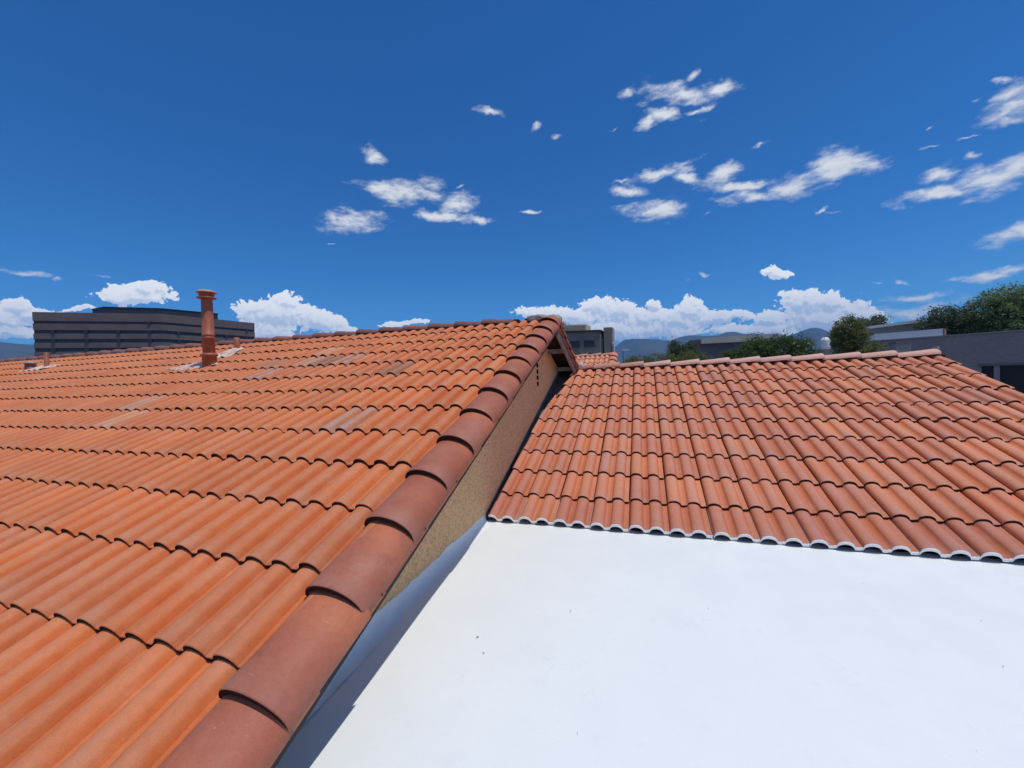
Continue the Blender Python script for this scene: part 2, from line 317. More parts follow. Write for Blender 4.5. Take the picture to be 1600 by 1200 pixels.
def m_stucco():
    m, t, b = mat_new('tan_stucco'); g = G(t); tc = g.n('ShaderNodeTexCoord'); P = tc.outputs['Object']
    n = g.noise(P, 1.6, 5); gr = g.noise(P, 50.0, 5, 0.7)
    mp = g.n('ShaderNodeMapping'); mp.inputs[3].default_value = (1, 1.0, 0.45); g.l(P, mp.inputs[0])
    vo = g.n('ShaderNodeTexVoronoi'); vo.inputs['Scale'].default_value = 85.0; g.l(mp.outputs[0], vo.inputs['Vector'])
    c = g.mix(g.mr(n, 0.3, 0.7), (0.92, 0.57, 0.29), (0.88, 0.53, 0.26))
    c = g.mix(g.mr(gr, 0.43, 0.64, 0.0, 0.60), c, (0.42, 0.25, 0.12))
    g.l(c, b.inputs['Base Color']); b.inputs['Roughness'].default_value = 0.95; b.inputs['Specular IOR Level'].default_value = 0.2
    p = g.bump(gr, 1.0, 0.008, b); g.bump(vo.outputs['Distance'], 0.5, 0.004, b, p)
    return m
M_STUCCO = m_stucco()

def m_coating():
    """white elastomeric roof paint: rolled on, faint blotches, a few cracks, flecks and crumbs"""
    m, t, b = mat_new('white_roof_coating'); g = G(t); tc = g.n('ShaderNodeTexCoord'); P = tc.outputs['Object']
    base = g.mix(g.mr(g.noise(P, 1.1, 4), 0.35, 0.65), (0.82, 0.85, 0.82), (0.80, 0.835, 0.81))
    base = g.mix(g.mr(g.noise(P, 14.0, 5, 0.7), 0.55, 0.75, 0, 0.35), base, (0.73, 0.765, 0.745))
    wp = g.n('ShaderNodeVectorMath', operation='ADD'); g.l(P, wp.inputs[0]); g.l(g.noise(P, 3.0, 4, 0.6, True), wp.inputs[1])
    vc = g.n('ShaderNodeTexVoronoi', feature='DISTANCE_TO_EDGE'); vc.inputs['Scale'].default_value = 0.75; g.l(wp.outputs[0], vc.inputs['Vector'])
    crack = g.math('MULTIPLY', g.mr(vc.outputs['Distance'], 0.0, 0.006, 1.0, 0.0), g.mr(g.noise(P, 2.3, 3), 0.5, 0.62))
    base = g.mix(g.math('MULTIPLY', crack, 0.13), base, (0.40, 0.44, 0.48))
    fl = g.mr(g.noise(wp.outputs[0], 21.0, 3, 0.6), 0.765, 0.80)
    base = g.mix(g.math('MULTIPLY', fl, 0.22), base, (0.36, 0.38, 0.38))
    g.l(base, b.inputs['Base Color'])
    g.l(g.mr(g.noise(P, 5.0, 4), 0.3, 0.7, 0.42, 0.62), b.inputs['Roughness']); b.inputs['Specular IOR Level'].default_value = 0.4
    p = g.bump(g.noise(P, 2.4, 3), 0.25, 0.02, b)
    mp = g.n('ShaderNodeMapping'); mp.inputs[3].default_value = (1.0, 5.0, 1.0); mp.inputs[2].default_value = (0, 0, 0.35); g.l(P, mp.inputs[0])
    p = g.bump(g.noise(mp.outputs[0], 30.0, 5, 0.65), 0.22, 0.004, b, p)
    p = g.bump(g.noise(P, 170.0, 3, 0.6), 0.25, 0.0015, b, p)
    g.bump(crack, -0.3, 0.002, b, p)
    return m
M_COAT = m_coating()
M_VENT = plain('vent_paint_terracotta', (0.40, 0.125, 0.062), 0.5, 0.4, 0.14, 9, 0.1)
M_VENTTOP = plain('vent_cap_faded', (0.58, 0.33, 0.25), 0.5, 0.4, 0.12, 20)
M_FLASH = plain('flashing_faded_paint', (0.72, 0.62, 0.53), 0.5, 0.4, 0.10, 12, 0.2, 20, col2=(0.55, 0.33, 0.24))
M_HOLE = plain('dark_void', (0.012, 0.010, 0.010), 1.0, 0.0)

# ================================================================== roof tiles
W = 0.30; EX = 0.3854; T = 0.0215; H = 0.0405
def barrel_profile(n=8):
    """cross-section of one interlocking tile: two rolls, a narrow pan between them and a wider one at the right"""
    P = []
    def roll(x0, w, last):
        for i in range(n+1):
            t = i/n; tt = 0.5-0.5*cos(pi*t); tt = 0.55*t+0.45*tt
            # steep foot on the left, longer shoulder on the right
            e_ = 0.47 if tt < 0.5 else 0.68
            P.append((x0+w*tt, H*max(0.0, 1-abs(2*tt-1)**2.1)**e_))
    roll(0.0, 0.108, False)
    P.append((0.112, -0.002)); P.append((0.134, -0.001)); P.append((0.141, 0.004)); P.append((0.1485, 0.003))
    roll(0.150, 0.106, True)
    P.append((0.260, -0.002)); P.append((0.274, 0.001)); P.append((0.277, -0.002)); P.append((0.286, 0.001)); P.append((0.2940, 0.003))
    return P
def tile_mesh(name, mats, n=8, length=EX, x0=0.0, x1=None, skew=0.0, painted=False):
    """x along the eave, y up the slope, z off the slope. x0/x1 cut the tile; skew shears the left cut"""
    P = barrel_profile(n)
    if x1 is not None or x0 > 0:
        a = x0; b = x1 if x1 is not None else 0.2938
        def zat(x):
            for (xa, za), (xb, zb) in zip(P, P[1:]):
                if xa <= x <= xb: return za+(zb-za)*(x-xa)/max(1e-6, xb-xa)
            return 0.0
        P = [(a, zat(a))]+[p for p in P if a+0.002 < p[0] < b-0.002]+[(b, zat(b))]
    bev = 0.0045; ov = 0.055; L_ = length+ov
    rows = [(0.0, 0.0, -T), (0.0, 0.0, -bev), (bev, 0.0, 0.0), (L_, 1.0, 0.0)]
    v = []
    for y, sh, dz in rows:
        zz = T*(1-y/length)
        for k, (x, z) in enumerate(P):
            xs = x+skew*(y/length)*(1-(x-P[0][0])/max(0.02, P[-1][0]-P[0][0])) if skew else x
            v.append((xs, y, z+zz+dz))
    n_ = len(P); f = []; s = []; mi = []
    for r in range(3):
        for k in range(n_-1):
            a = r*n_+k; f.append((a, a+1, a+1+n_, a+n_)); s.append(r > 0); mi.append(1 if r == 0 else (2 if (r == 1 and painted) else 0))
    # side edges
    for k in (0, n_-1):
        b0 = len(v); v.append((v[k+3*n_][0], L_, v[k+3*n_][2]-T))
        f.append((k, k+n_, k+2*n_, k+3*n_, b0) if k == 0 else (b0, k+3*n_, k+2*n_, k+n_, k)); s.append(False); mi.append(1)
    me = new_mesh(name, v, f, mats, s); me.polygons.foreach_set('material_index', mi)
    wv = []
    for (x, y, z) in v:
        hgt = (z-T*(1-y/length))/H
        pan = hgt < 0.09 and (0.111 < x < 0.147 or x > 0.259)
        wv.append(0.6 if pan else max(0.0, min(1.0, (hgt-0.45)/0.5)) if x % 0.15 < 0.053 else max(0.25, min(1.0, (hgt-0.2)/0.6)))  # worn crests plus painted shade, darkest on the left flanks
    at = me.attributes.new('wear_shade', 'FLOAT', 'POINT'); at.data.foreach_set('value', wv); return me
rt = random.Random(11)
def place_tile(me, parent, base, origin, alpha, x, s, name='roof_tile', color=None, label=None, lift=0.0, jit=1.0, yaw=0.0):
    o = bpy.data.objects.new(name, me); COL.objects.link(o); o.parent = parent
    p = Vector((x+rt.uniform(-.0012, .0012)*jit, origin[1]+s*cos(alpha), origin[2]+s*sin(alpha)))
    nrm = Vector((0, -sin(alpha), cos(alpha)))
    p += nrm*(lift+rt.uniform(0, .0022)*jit)+Vector((0, cos(alpha), sin(alpha)))*rt.uniform(-.005, .005)*jit
    o.location = p
    o.rotation_euler = (alpha+rt.uniform(-.003, .003)*jit, rt.uniform(-.004, .004)*jit, yaw+rt.uniform(-.003, .003)*jit)
    if color: o.color = (*color, 1)
    if label: o['label'] = label
    return o
def cap_mesh(name, mats, r0, h0, r1, h1, length, seg=12, th=0.024, drop=0.0, roll=0.0):
    """half-round cover, big end at y=0; profile squashed to a flat arch"""
    v = []; f = []; s = []; mi = []
    def ring(y, r, h, z):
        out = []
        for k in range(seg+1):
            a = pi*k/seg
            px, pz = -r*cos(a), (h*sin(a)**0.85 if 0 < k < seg else (-drop if k == 0 else 0.0))
            out.append((px*cos(roll)+pz*sin(roll), y, z-px*sin(roll)+pz*cos(roll)))
        return out
    lift = 0.026
    rings = [ring(0, r0-th, h0-th, lift), ring(0, r0-0.004, h0-0.004, lift), ring(0.005, r0, h0, lift), ring(length*0.5, (r0+r1)/2, (h0+h1)/2, lift*0.45), ring(length, r1, h1, 0)]
    for r in rings: v += r
    n = seg+1
    for r in range(4):
        for k in range(seg):
            a = r*n+k; f.append((a, a+n, a+1+n, a+1)); s.append(r > 0); mi.append(1 if r == 0 else 0)
    f = [tuple(reversed(q)) for q in f]
    me = new_mesh(name, v, f, mats, s); me.polygons.foreach_set('material_index', mi); return me

# ------------------------------------------------------------------ the higher house on the left
AL = 0.3698; OL = Vector((-1.2484-0.15, 0.9673, ZC-0.9351))          # seam of the last full tile column, first counted course
XW = -1.334                                                           # face of the gable wall
XFAR = -19.4
RIDGE_S = 12*EX
RY = OL.y+RIDGE_S*cos(AL); RZ = OL.z+RIDGE_S*sin(AL)                   # ridge line
def zl(y): return OL.z+(y-OL.y)*tan(AL) if y <= RY else RZ-(y-RY)*0.378
base = Vector((-6.0, 5.0, 0))
house = thing('house', 'higher house with orange roll tiled roof, brown verge caps and tan gable wall', 'house', base)
Y0 = OL.y-3*EX*cos(AL); Y1 = RY+5.2
mb = MB()
# walls: gable prism, kept under the roof deck
gy = [Y0+0.5, RY, Y1-0.5]
gz = [zl(y)-0.11 for y in gy]
def gable(x, flip):
    v = [(x, gy[0], 0), (x, gy[2], 0), (x, gy[2], gz[2]), (x, gy[1], gz[1]), (x, gy[0], gz[0])]
    mb.add(v, [(0, 1, 2, 3, 4) if not flip else (4, 3, 2, 1, 0)])
gable(XW, False); gable(XFAR+0.3, True)
mb.add([(XW, gy[0], 0), (XFAR+.3, gy[0], 0), (XFAR+.3, gy[0], gz[0]), (XW, gy[0], gz[0])], [(3, 2, 1, 0)])
mb.add([(XW, gy[2], 0), (XFAR+.3, gy[2], 0), (XFAR+.3, gy[2], gz[2]), (XW, gy[2], gz[2])], [(0, 1, 2, 3)])
wall = link('wall', mb.mesh('gable_walls', [M_STUCCO]), house)
# deck of both slopes, 2 cm below the tiles, with its underside
XV = -1.060
mb = MB()
ys = [Y0, RY, Y1]; zt = [zl(y)-0.022 for y in ys]; zb = [zl(y)-0.075 for y in ys]
v = [(x, y, z) for x in (XFAR, XV) for y, z in zip(ys, zt)]+[(x, y, z) for x in (XFAR, XV) for y, z in zip(ys, zb)]
mb.add(v, [(0, 1, 4, 3)[::-1], (1, 2, 5, 4)[::-1], (6, 7, 10, 9), (7, 8, 11, 10), (3, 4, 10, 9)[::-1], (4, 5, 11, 10)[::-1], (0, 3, 9, 6), (2, 5, 11, 8)[::-1]])
deck = link('roof_deck', mb.mesh('roof_deck', [M_DECK]), house)
# fascia boards along the verge: near one coloured dark for recess shade, pale weathered wood under the far side
mb = MB()
def strip(mb, ya, yb, x0, x1, d0, d1, m=0):
    za, zb_ = zl(ya), zl(yb)
    v = [(x, y, z+d) for x in (x0, x1) for y, z in ((ya, za), (yb, zb_)) for d in (d0, d1)]
    mb.add(v, [(0, 1, 3, 2), (4, 6, 7, 5), (0, 4, 5, 1), (2, 3, 7, 6), (0, 2, 6, 4), (1, 5, 7, 3)], m=m)
strip(mb, Y0, RY-0.02, -1.085, -1.055, -0.150, -0.078)
link('fascia_board', mb.mesh('fascia_near', [M_TRIM]), house, label='thin board under the near verge, coloured dark as recess shade')
mb = MB(); strip(mb, RY+0.02, Y1, -1.085, -1.055, -0.20, -0.078)
link('fascia_board', mb.mesh('fascia_back', [M_WOOD]), house, label='pale weathered board under the far verge')
for yy in (RY-0.02, RY+0.62, RY+1.3):                                   # purlin ends carrying the overhang
    mb = MB(); z = zl(yy)-0.085; mb.box(XW-0.05, -1.09, yy-0.025, yy+0.025, z-0.085, z-0.02)
    link('purlin_end', mb.mesh('purlin_end', [M_WOOD]), house)

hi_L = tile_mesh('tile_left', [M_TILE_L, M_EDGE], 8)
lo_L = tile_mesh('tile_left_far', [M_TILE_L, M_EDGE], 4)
# (course, column) of tiles that differ in the photograph: faded grey or dark brown ones
def photo_col(x): return int(round((OL.x-x)/W))
SPECIAL = {}
def find_tile(X, Y, tint, lab):
    s = (Y-OL.y)/cos(AL); c = int(math.floor(s/EX)); m = int(math.floor((OL.x+W-X)/W))
    SPECIAL[(c, m)] = (tint, lab)
GREYP = (0.84, 1.25, 2.0); BROWN = (0.62, 0.85, 1.25)
for (c_, m_), tint_, lab_ in (((4, 3), GREYP, 'faded grey tile in the middle of the fifth course'), ((8, 7), GREYP, 'faded grey tile right of the dark brown one'), ((8, 9), GREYP, 'faded grey tile left of the dark brown one'),
        ((7, 10), GREYP, 'faded grey tile, lower left of the faded pair'), ((9, 9), (1.0, 1.35, 1.8), 'faded grey tile just under the ridge run'), ((5, 13), GREYP, 'faded grey tile towards the left'), ((4, 12), (1.0, 1.4, 1.9), 'faded grey tile towards the left, one course lower'),
        ((8, 8), BROWN, 'dark brown tile between two faded ones'), ((7, 4), BROWN, 'dark brown tile right of the middle'), ((8, 11), (0.8, 1.05, 1.4), 'greyish brown tile')):
    SPECIAL[(c_, m_)] = (tint_, lab_)

CAM = Vector((0, 0, ZC))
allt = []
for c in range(-3, 12):
    for m in range(0, 60):
        x = OL.x-m*W; ctr = Vector((x+.15, OL.y+(c+.5)*EX*cos(AL), OL.z+(c+.5)*EX*sin(AL)))
        d = (ctr-CAM); dep = d.dot(FW); u = d.dot(RT)/max(dep, .05); w_ = d.dot(UP)/max(dep, .05)
        inv = dep > 0.2 and abs(u) < 1.36 and abs(w_) < 1.02
        # size in the picture: area of the tile seen at its slant
        nrm = Vector((0, -sin(AL), cos(AL))); sz = abs(d.dot(nrm))/d.length**3
        allt.append((inv, sz, c, m, x))
allt.sort(key=lambda q: (not q[0], -q[1]))
_in = [q for q in allt if q[0]]; _sp = [q for q in _in if (q[2], q[3]) in SPECIAL]
single = _sp+[q for q in _in if (q[2], q[3]) not in SPECIAL][:300-len(_sp)]
single_set = {(q[2], q[3]) for q in single}
for inv, sz, c, m, x in single:
    tint, lab = SPECIAL.get((c, m), (None, None))
    if tint is None and rt.random() < 0.10: tint = rt.choice([(1.06, 1.12, 1.2), (0.9, 0.92, 0.95), (0.94, 0.86, 0.82), (1.05, 1.0, 0.95)])
    me = hi_L if sz > 0.02 or True else lo_L
    lift = 0.0; yaw = 0.0
    if rt.random() < 0.03: lift = 0.006; yaw = rt.uniform(-.012, .012)
    place_tile(me, deck, base, OL, AL, x, c*EX, color=tint, label=lab, lift=lift, yaw=yaw)
# the rest, too small or out of view to tell apart, in one mesh
bv = []; bf = []; bs = []; bm = []; tone = []
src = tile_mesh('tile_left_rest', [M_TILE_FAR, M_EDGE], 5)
sw = [d.value for d in src.attributes['wear_shade'].data]; wear_shade = []; sv = [tuple(v.co) for v in src.vertices]; sf = [tuple(p.vertices) for p in src.polygons]; ss = [p.use_smooth for p in src.polygons]; sm = [p.material_index for p in src.polygons]
for inv, sz, c, m, x in allt:
    if (c, m) in single_set: continue
    b0 = len(bv); dn = rt.uniform(0, .004); ds = rt.uniform(-.006, .006); tn = rt.random()
    Rm = Matrix.Rotation(AL+rt.uniform(-.004, .004), 3, 'X')
    o_ = Vector((x, OL.y+(c*EX+ds)*cos(AL)-dn*sin(AL), OL.z+(c*EX+ds)*sin(AL)+dn*cos(AL)))
    for q in sv: bv.append(tuple(Rm @ Vector(q)+o_))
    bf += [tuple(i+b0 for i in q) for q in sf]; bs += ss; bm += sm; tone += [tn]*len(sv); wear_shade += sw
me = new_mesh('tile_left_rest_all', bv, bf, [M_TILE_FAR, M_EDGE], bs); me.polygons.foreach_set('material_index', bm)
at = me.attributes.new('tile_tone', 'FLOAT', 'POINT'); at.data.foreach_set('value', tone)
at = me.attributes.new('wear_shade', 'FLOAT', 'POINT'); at.data.foreach_set('value', wear_shade)
rest = link('roof_tiles', me, deck, kind='stuff', label='far orange roll tiles towards the left end of the roof')

# verge: cut tiles standing down over the edge, then the big brown caps on top
def verge_mesh(name, mats, length=EX+0.03, seg=5):
    """curved downstand at the roof edge, bowed outwards, front end lipped"""
    v = []; f = []; s = []; mi = []
    prof = [(-0.03, -0.046), (-0.012, -0.048), (-0.003, -0.054), (0.0, -0.064), (0.002, -0.080), (0.0, -0.096), (-0.006, -0.112)]
    for y, g_, l in ((0, -0.012, 0.020), (0, 0.0, 0.020), (length, -0.010, 0.0)):
        for (x, z) in prof: v.append((x+g_, y, z+l))
    n = len(prof)
    for r in (0, 1):
        for k in range(n-1):
            a = r*n+k; f.append((a, a+1, a+1+n, a+n)[::-1]); s.append(r > 0); mi.append(1 if r == 0 else 0)
    me = new_mesh(name, v, f, mats, s); me.polygons.foreach_set('material_index', mi); return me
M_VERGE = clay('verge_tile_orange', [(0.50, 0.16, 0.08), (0.55, 0.19, 0.095), (0.46, 0.15, 0.08)], (0.5, 0.24, 0.16), wear_shade=False)
vm = verge_mesh('verge_tile', [M_VERGE, M_EDGE])
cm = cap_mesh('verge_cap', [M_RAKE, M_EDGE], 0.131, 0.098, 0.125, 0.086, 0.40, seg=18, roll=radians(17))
XC = -1.140
for k in range(-3, 12):
    o = place_tile(vm, deck, base, OL, AL, -1.027, k*EX+0.02, name='verge_tile', jit=1.2)
Y878 = (0.878-OL.y)/cos(AL)
kmax = 12
caps_s = [Y878+k*0.378 for k in range(-4, kmax)]
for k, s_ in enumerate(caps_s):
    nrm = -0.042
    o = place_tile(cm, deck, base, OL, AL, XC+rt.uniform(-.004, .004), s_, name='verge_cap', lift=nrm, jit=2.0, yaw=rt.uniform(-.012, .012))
# last cap at the peak and the far side going down
cm_top = cap_mesh('verge_cap_top', [M_RAKE, M_EDGE], 0.131, 0.100, 0.127, 0.090, 0.24, seg=18, roll=radians(17))
place_tile(cm_top, deck, base, OL, AL, XC, caps_s[-1]+0.37, name='verge_cap', lift=-0.036)
A2 = math.atan(0.378)
def place_back(me, name, s, x, lift):
    """s measured from the ridge down the far slope; the part's foot points away from us"""
    o = bpy.data.objects.new(name, me); COL.objects.link(o); o.parent = deck
    p = Vector((x, RY+s*cos(A2), RZ-s*sin(A2)))+Vector((0, sin(A2), cos(A2)))*lift
    o.location = p; o.rotation_euler = (A2, 0, pi)
    return o
def vmirror(me_src, name):
    me = me_src.copy(); me.name = name
    for v in me.vertices: v.co.x = -v.co.x
    me.flip_normals(); return me
vm2 = vmirror(vm, 'verge_tile_back'); cm2 = vmirror(cm, 'verge_cap_back')
for k in range(1, 14):
    place_back(vm2, 'verge_tile', k*EX-0.02, -1.030, 0.0)
    if k > 0: place_back(cm2, 'verge_cap', k*0.378+0.1, XC, -0.038)
# far slope tiles next to the verge
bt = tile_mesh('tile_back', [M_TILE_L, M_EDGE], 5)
bv = []; bf = []; bs = []; bm = []; wear_shade = []
for c in range(1, 14):
    for m in range(0, 3):
        Rm = Matrix.Rotation(pi, 3, 'Z') @ Matrix.Rotation(A2, 3, 'X'); o_ = Vector((-1.10-m*W, RY+c*EX*cos(A2), RZ-c*EX*sin(A2))); b0 = len(bv)
        bv += [tuple(Rm @ v_.co+o_) for v_ in bt.vertices]; bf += [tuple(i+b0 for i in p_.vertices) for p_ in bt.polygons]
        bs += [p_.use_smooth for p_ in bt.polygons]; bm += [p_.material_index for p_ in bt.polygons]; wear_shade += [d.value for d in bt.attributes['wear_shade'].data]
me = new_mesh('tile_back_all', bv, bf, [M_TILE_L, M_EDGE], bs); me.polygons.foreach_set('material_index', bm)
at = me.attributes.new('wear_shade', 'FLOAT', 'POINT'); at.data.foreach_set('value', wear_shade)
link('roof_tiles', me, deck, kind='stuff', label='tiles on the far slope beside the verge')
# ridge caps of the left house, big end to the left
rc = cap_mesh('ridge_cap_left', [M_CAP_L, M_EDGE], 0.128, 0.074, 0.118, 0.062, 0.455)
for k in range(43):
    x = -1.67-0.415*k
    o = bpy.data.objects.new('ridge_cap', rc); COL.objects.link(o); o.parent = deck
    o.location = Vector((x-0.415+rt.uniform(-.006, .006), RY, RZ-0.004+rt.uniform(-.003, .003)))
    o.rotation_euler = (rt.uniform(-.012, .012), 0, -pi/2+rt.uniform(-.012, .012))
    if k in (1, 2, 4): o.color = (0.84, 0.88, 0.95, 1)
    elif k < 7: o.color = (0.95, 0.95, 1.0, 1)
# lumps of mortar closing the peak and the far foot of the verge
def lump(name, c, r, sc, parent, seed, mat=M_MORTAR, sub=2):
    bm = bmesh.new(); bmesh.ops.create_icosphere(bm, subdivisions=sub, radius=r)
    q = random.Random(seed)
    for v in bm.verts:
        v.co = Vector((v.co.x*sc[0], v.co.y*sc[1], v.co.z*sc[2]))*(1+q.uniform(-.16, .16))
    me = bpy.data.meshes.new(name); bm.to_mesh(me); bm.free(); me.materials.append(mat)
    return link(name, me, parent, loc=c)
lump('mortar', (-1.33, RY-0.02, RZ+0.045), 0.10, (1.5, 0.8, 0.50), deck, 1)
lump('mortar', (-1.13, RY+0.13, RZ+0.03), 0.11, (1.1, 1.0, 0.6), deck, 2)
lump('mortar', (-1.0, RY+0.16, RZ-0.045), 0.06, (0.6, 1.6, 0.9), deck, 12)
# vent blocks low in the gable: an upright slot with four dark cells
mb = MB(); vy, vz0, vz1 = 5.20, ZC-0.135, ZC+0.19
mb.box(XW-0.002, XW+0.006, vy-0.085, vy-0.055, vz0, vz1); mb.box(XW-0.002, XW+0.006, vy+0.055, vy+0.085, vz0, vz1)
for k in range(5):
    z = vz0+(vz1-vz0)*k/4; mb.box(XW-0.002, XW+0.0055, vy-0.055, vy+0.055, z-0.012, z+0.012)
vb = link('vent_block', mb.mesh('vent_block', [M_STUCCO]), house, label='upright slot of four pierced blocks high in the tan wall')
mb = MB(); mb.box(XW-0.02, XW+0.002, vy-0.056, vy+0.056, vz0, vz1)
link('opening', mb.mesh('vent_opening', [M_HOLE]), vb)

# ------------------------------------------------------------------ the lower house on the right
AR = 0.3534; OR_ = Vector((0.7622, 3.216, ZC-1.2507))
RYr = OR_.y+10*EX*cos(AR); RZr = OR_.z+10*EX*sin(AR)
baser = Vector((1.2, 6.8, 0))
houser = thing('house', 'lower house with salmon roll tiled roof, pale ridge caps and white painted eave ends', 'house', baser)
XE = OR_.x+10*W
cutpts = [(0, -1.300), (1, -1.300), (2, -1.296), (3, -1.290), (4, -1.285), (5, -1.278), (6, -1.250), (7, -1.225), (8, -1.18), (9, -1.125), (10, -1.05)]
mb = MB()
v = []
for z_off in (-0.03, -0.10):
    for x in (XW+0.01, XE-0.02): 
        for y in (OR_.y+0.05, RYr, RYr+3.6):
            z = OR_.z+(y-OR_.y)*tan(AR) if y <= RYr else RZr-(y-RYr)*tan(AR)
            v.append((x, y, z+z_off))
mb.add(v, [(0, 1, 4, 3)[::-1], (1, 2, 5, 4)[::-1], (6, 7, 10, 9), (7, 8, 11, 10), (3, 4, 10, 9)[::-1], (4, 5, 11, 10)[::-1], (0, 3, 9, 6), (2, 5, 11, 8)[::-1]])
deckr = link('roof_deck', mb.mesh('roof_deck_right', [M_DECK]), houser)
mb = MB()
yb = [OR_.y+0.35, RYr, RYr+3.3]; zz = [OR_.z+0.30*tan(AR)-0.12, RZr-0.12, RZr-3.3*tan(AR)-0.12]
for x, fl in ((XE-0.18, False), (XW+0.02, True)):
    vv = [(x, yb[0], 0), (x, yb[2], 0), (x, yb[2], zz[2]), (x, yb[1], zz[1]), (x, yb[0], zz[0])]
    mb.add(vv, [(0, 1, 2, 3, 4) if not fl else (4, 3, 2, 1, 0)])
mb.add([(XW+.02, yb[2], 0), (XE-.18, yb[2], 0), (XE-.18, yb[2], zz[2]), (XW+.02, yb[2], zz[2])], [(3, 2, 1, 0)])
mb.add([(XW+.02, yb[0], 0), (XE-.18, yb[0], 0), (XE-.18, yb[0], zz[0]), (XW+.02, yb[0], zz[0])], [(0, 1, 2, 3)])
link('wall', mb.mesh('walls_right', [M_STUCCO]), houser)
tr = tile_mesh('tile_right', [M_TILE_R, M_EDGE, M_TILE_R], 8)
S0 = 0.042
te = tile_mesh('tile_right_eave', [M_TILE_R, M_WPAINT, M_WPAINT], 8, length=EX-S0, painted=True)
for c in range(10):
    xa, xb = cutpts[c][1], cutpts[c+1][1]
    for j in range(-7, 10):
        x = OR_.x+j*W
        me = tr if c else te; s_ = c*EX if c else S0; ln = EX if c else EX-S0
        if x < xa-0.005:
            if x+W < xa+0.03: continue
            me = tile_mesh('tile_right_cut', [M_TILE_R, M_EDGE if c else M_WPAINT, M_WPAINT], 8, length=ln, x0=xa-x+rt.uniform(-.006, .010), skew=(xb-xa)+rt.uniform(-.01, .01), painted=(c == 0))
        tint = None
        if rt.random() < 0.22: tint = rt.choice([(0.9, 0.96, 1.05), (1.06, 0.98, 0.9), (0.92, 0.9, 0.92), (1.08, 1.1, 1.12)])
        if c == 0: tint = (0.88, 0.86, 0.90)
        if c == 1 and rt.random() < .5: tint = (0.93, 0.93, 0.97)
        lift = 0.0; yaw = 0.0
        if (c, j) == (5, 6) or (c, j) == (7, 9): lift = 0.005; yaw = -0.012
        place_tile(me, deckr, baser, OR_, AR, x, s_, color=tint, lift=lift, yaw=yaw, jit=1.4, label='cut tile beside the tan wall' if me.name.startswith('tile_right_cut') else None)
# far slope, one run of tiles near the verge so that the ridge is not hollow from the side
for c in range(1, 10):
    for m in range(0, 4):
        o = bpy.data.objects.new('roof_tile', tr); COL.objects.link(o); o.parent = deckr
        o.location = Vector((XE-m*W, RYr+c*EX*cos(AR), RZr-c*EX*sin(AR))); o.rotation_euler = (AR, 0, pi)
rcr = cap_mesh('ridge_cap_right', [M_CAP_R, M_EDGE], 0.122, 0.072, 0.112, 0.060, 0.45)
xs = [-0.952, -0.765, -0.352, 0.014, 0.414, 0.825, 1.238, 1.639, 2.026, 2.421, 2.847, 3.243, 3.690]
for k, (xa, xb) in enumerate(zip(xs, xs[1:])):
    o = bpy.data.objects.new('ridge_cap', rcr); COL.objects.link(o); o.parent = deckr
    o.location = Vector((xb, RYr+rt.uniform(-.004, .004), RZr+0.014+rt.uniform(-.003, .003)))
    o.rotation_euler = (rt.uniform(-.008, .008), 0, pi/2+rt.uniform(-.014, .014))
    if k == 0: o.scale.y = 0.5; o.color = (0.75, 0.55, 0.5, 1)
    if k == 1: o.color = (0.85, 0.72, 0.66, 1)
    if k == 2: o.color = (0.82, 0.68, 0.62, 1)
lump('mortar', (XE-0.07, RYr, RZr+0.05), 0.085, (0.3, 1.2, 1.0), deckr, 5)
M_MORTAR_W = plain('mortar_pale', (0.70, 0.68, 0.65), 0.95, 0.2, 0.2, 30, 0.8, 60)
lump('mortar', (-0.99, RYr-0.04, RZr+0.06), 0.075, (0.9, 1.0, 0.9), deckr, 6, M_MORTAR_W)
lump('mortar', (-0.93, RYr-0.03, RZr+0.03), 0.045, (1.1, 1.0, 0.9), deckr, 7, M_MORTAR_W)
# folded metal flashing in the gap between the wall and the cut tiles; its dark upstand also paints wall-foot shade
mb = MB()
for k in range(10):
    pass
ya, yb_ = OR_.y+0.02, RYr
za, zb_ = OR_.z-0.012, RZr-0.012
M_FLASHDARK = plain('flashing_grey_shade', (0.13, 0.125, 0.13), 0.6, 0.4, 0.2, 8)
v = [(XW+.004, ya, za+.09), (XW+.004, yb_, zb_+.09), (XW+.006, ya, za), (XW+.006, yb_, zb_), (XW+.30, ya, za-.006), (XW+.30, yb_, zb_-.006)]
mb.add(v, [(0, 2, 3, 1), (2, 4, 5, 3)])
link('wall_flashing', mb.mesh('wall_flashing', [M_FLASHDARK]), houser)

# ------------------------------------------------------------------ white flat roof in front
def zs(y): return ZC-1.2440-0.014*(3.25-y)
sb = Vector((2.0, 0.0, 0))
flat = thing('flat_roof', 'white coated flat roof between the tan gable wall and the tiled eave', 'flat roof', sb)
mb = MB(); ys_ = [-6.0, 0.5, 2.0, 3.30]
x0, x1 = XW-0.002, 7.5
nx, ny = 90, 100
v = []
for j in range(ny+1):
    y = -6+(3.36+6)*j/ny
    for i in range(nx+1):
        x = x0+(x1-x0)*i/nx
        edge = 0.004*max(0, 1-(3.3-y)/0.15)*(1+sin(x*23))*0.5
        v.append((x, y, zs(y)+0.0035*sin(x*1.3+1)*sin(y*1.9)+0.0018*sin(x*4.1+y*3.3)+edge))
mb.add(v, [(j*(nx+1)+i, j*(nx+1)+i+1, (j+1)*(nx+1)+i+1, (j+1)*(nx+1)+i) for j in range(ny) for i in range(nx)], True)
link('roof_surface', mb.mesh('roof_surface', [M_COAT]), flat)
mb = MB(); mb.box(x0+0.004, x1-0.004, -5.99, 3.50, 0, ZC-1.42)
link('wall', mb.mesh('flat_roof_walls', [M_STUCCO]), flat)
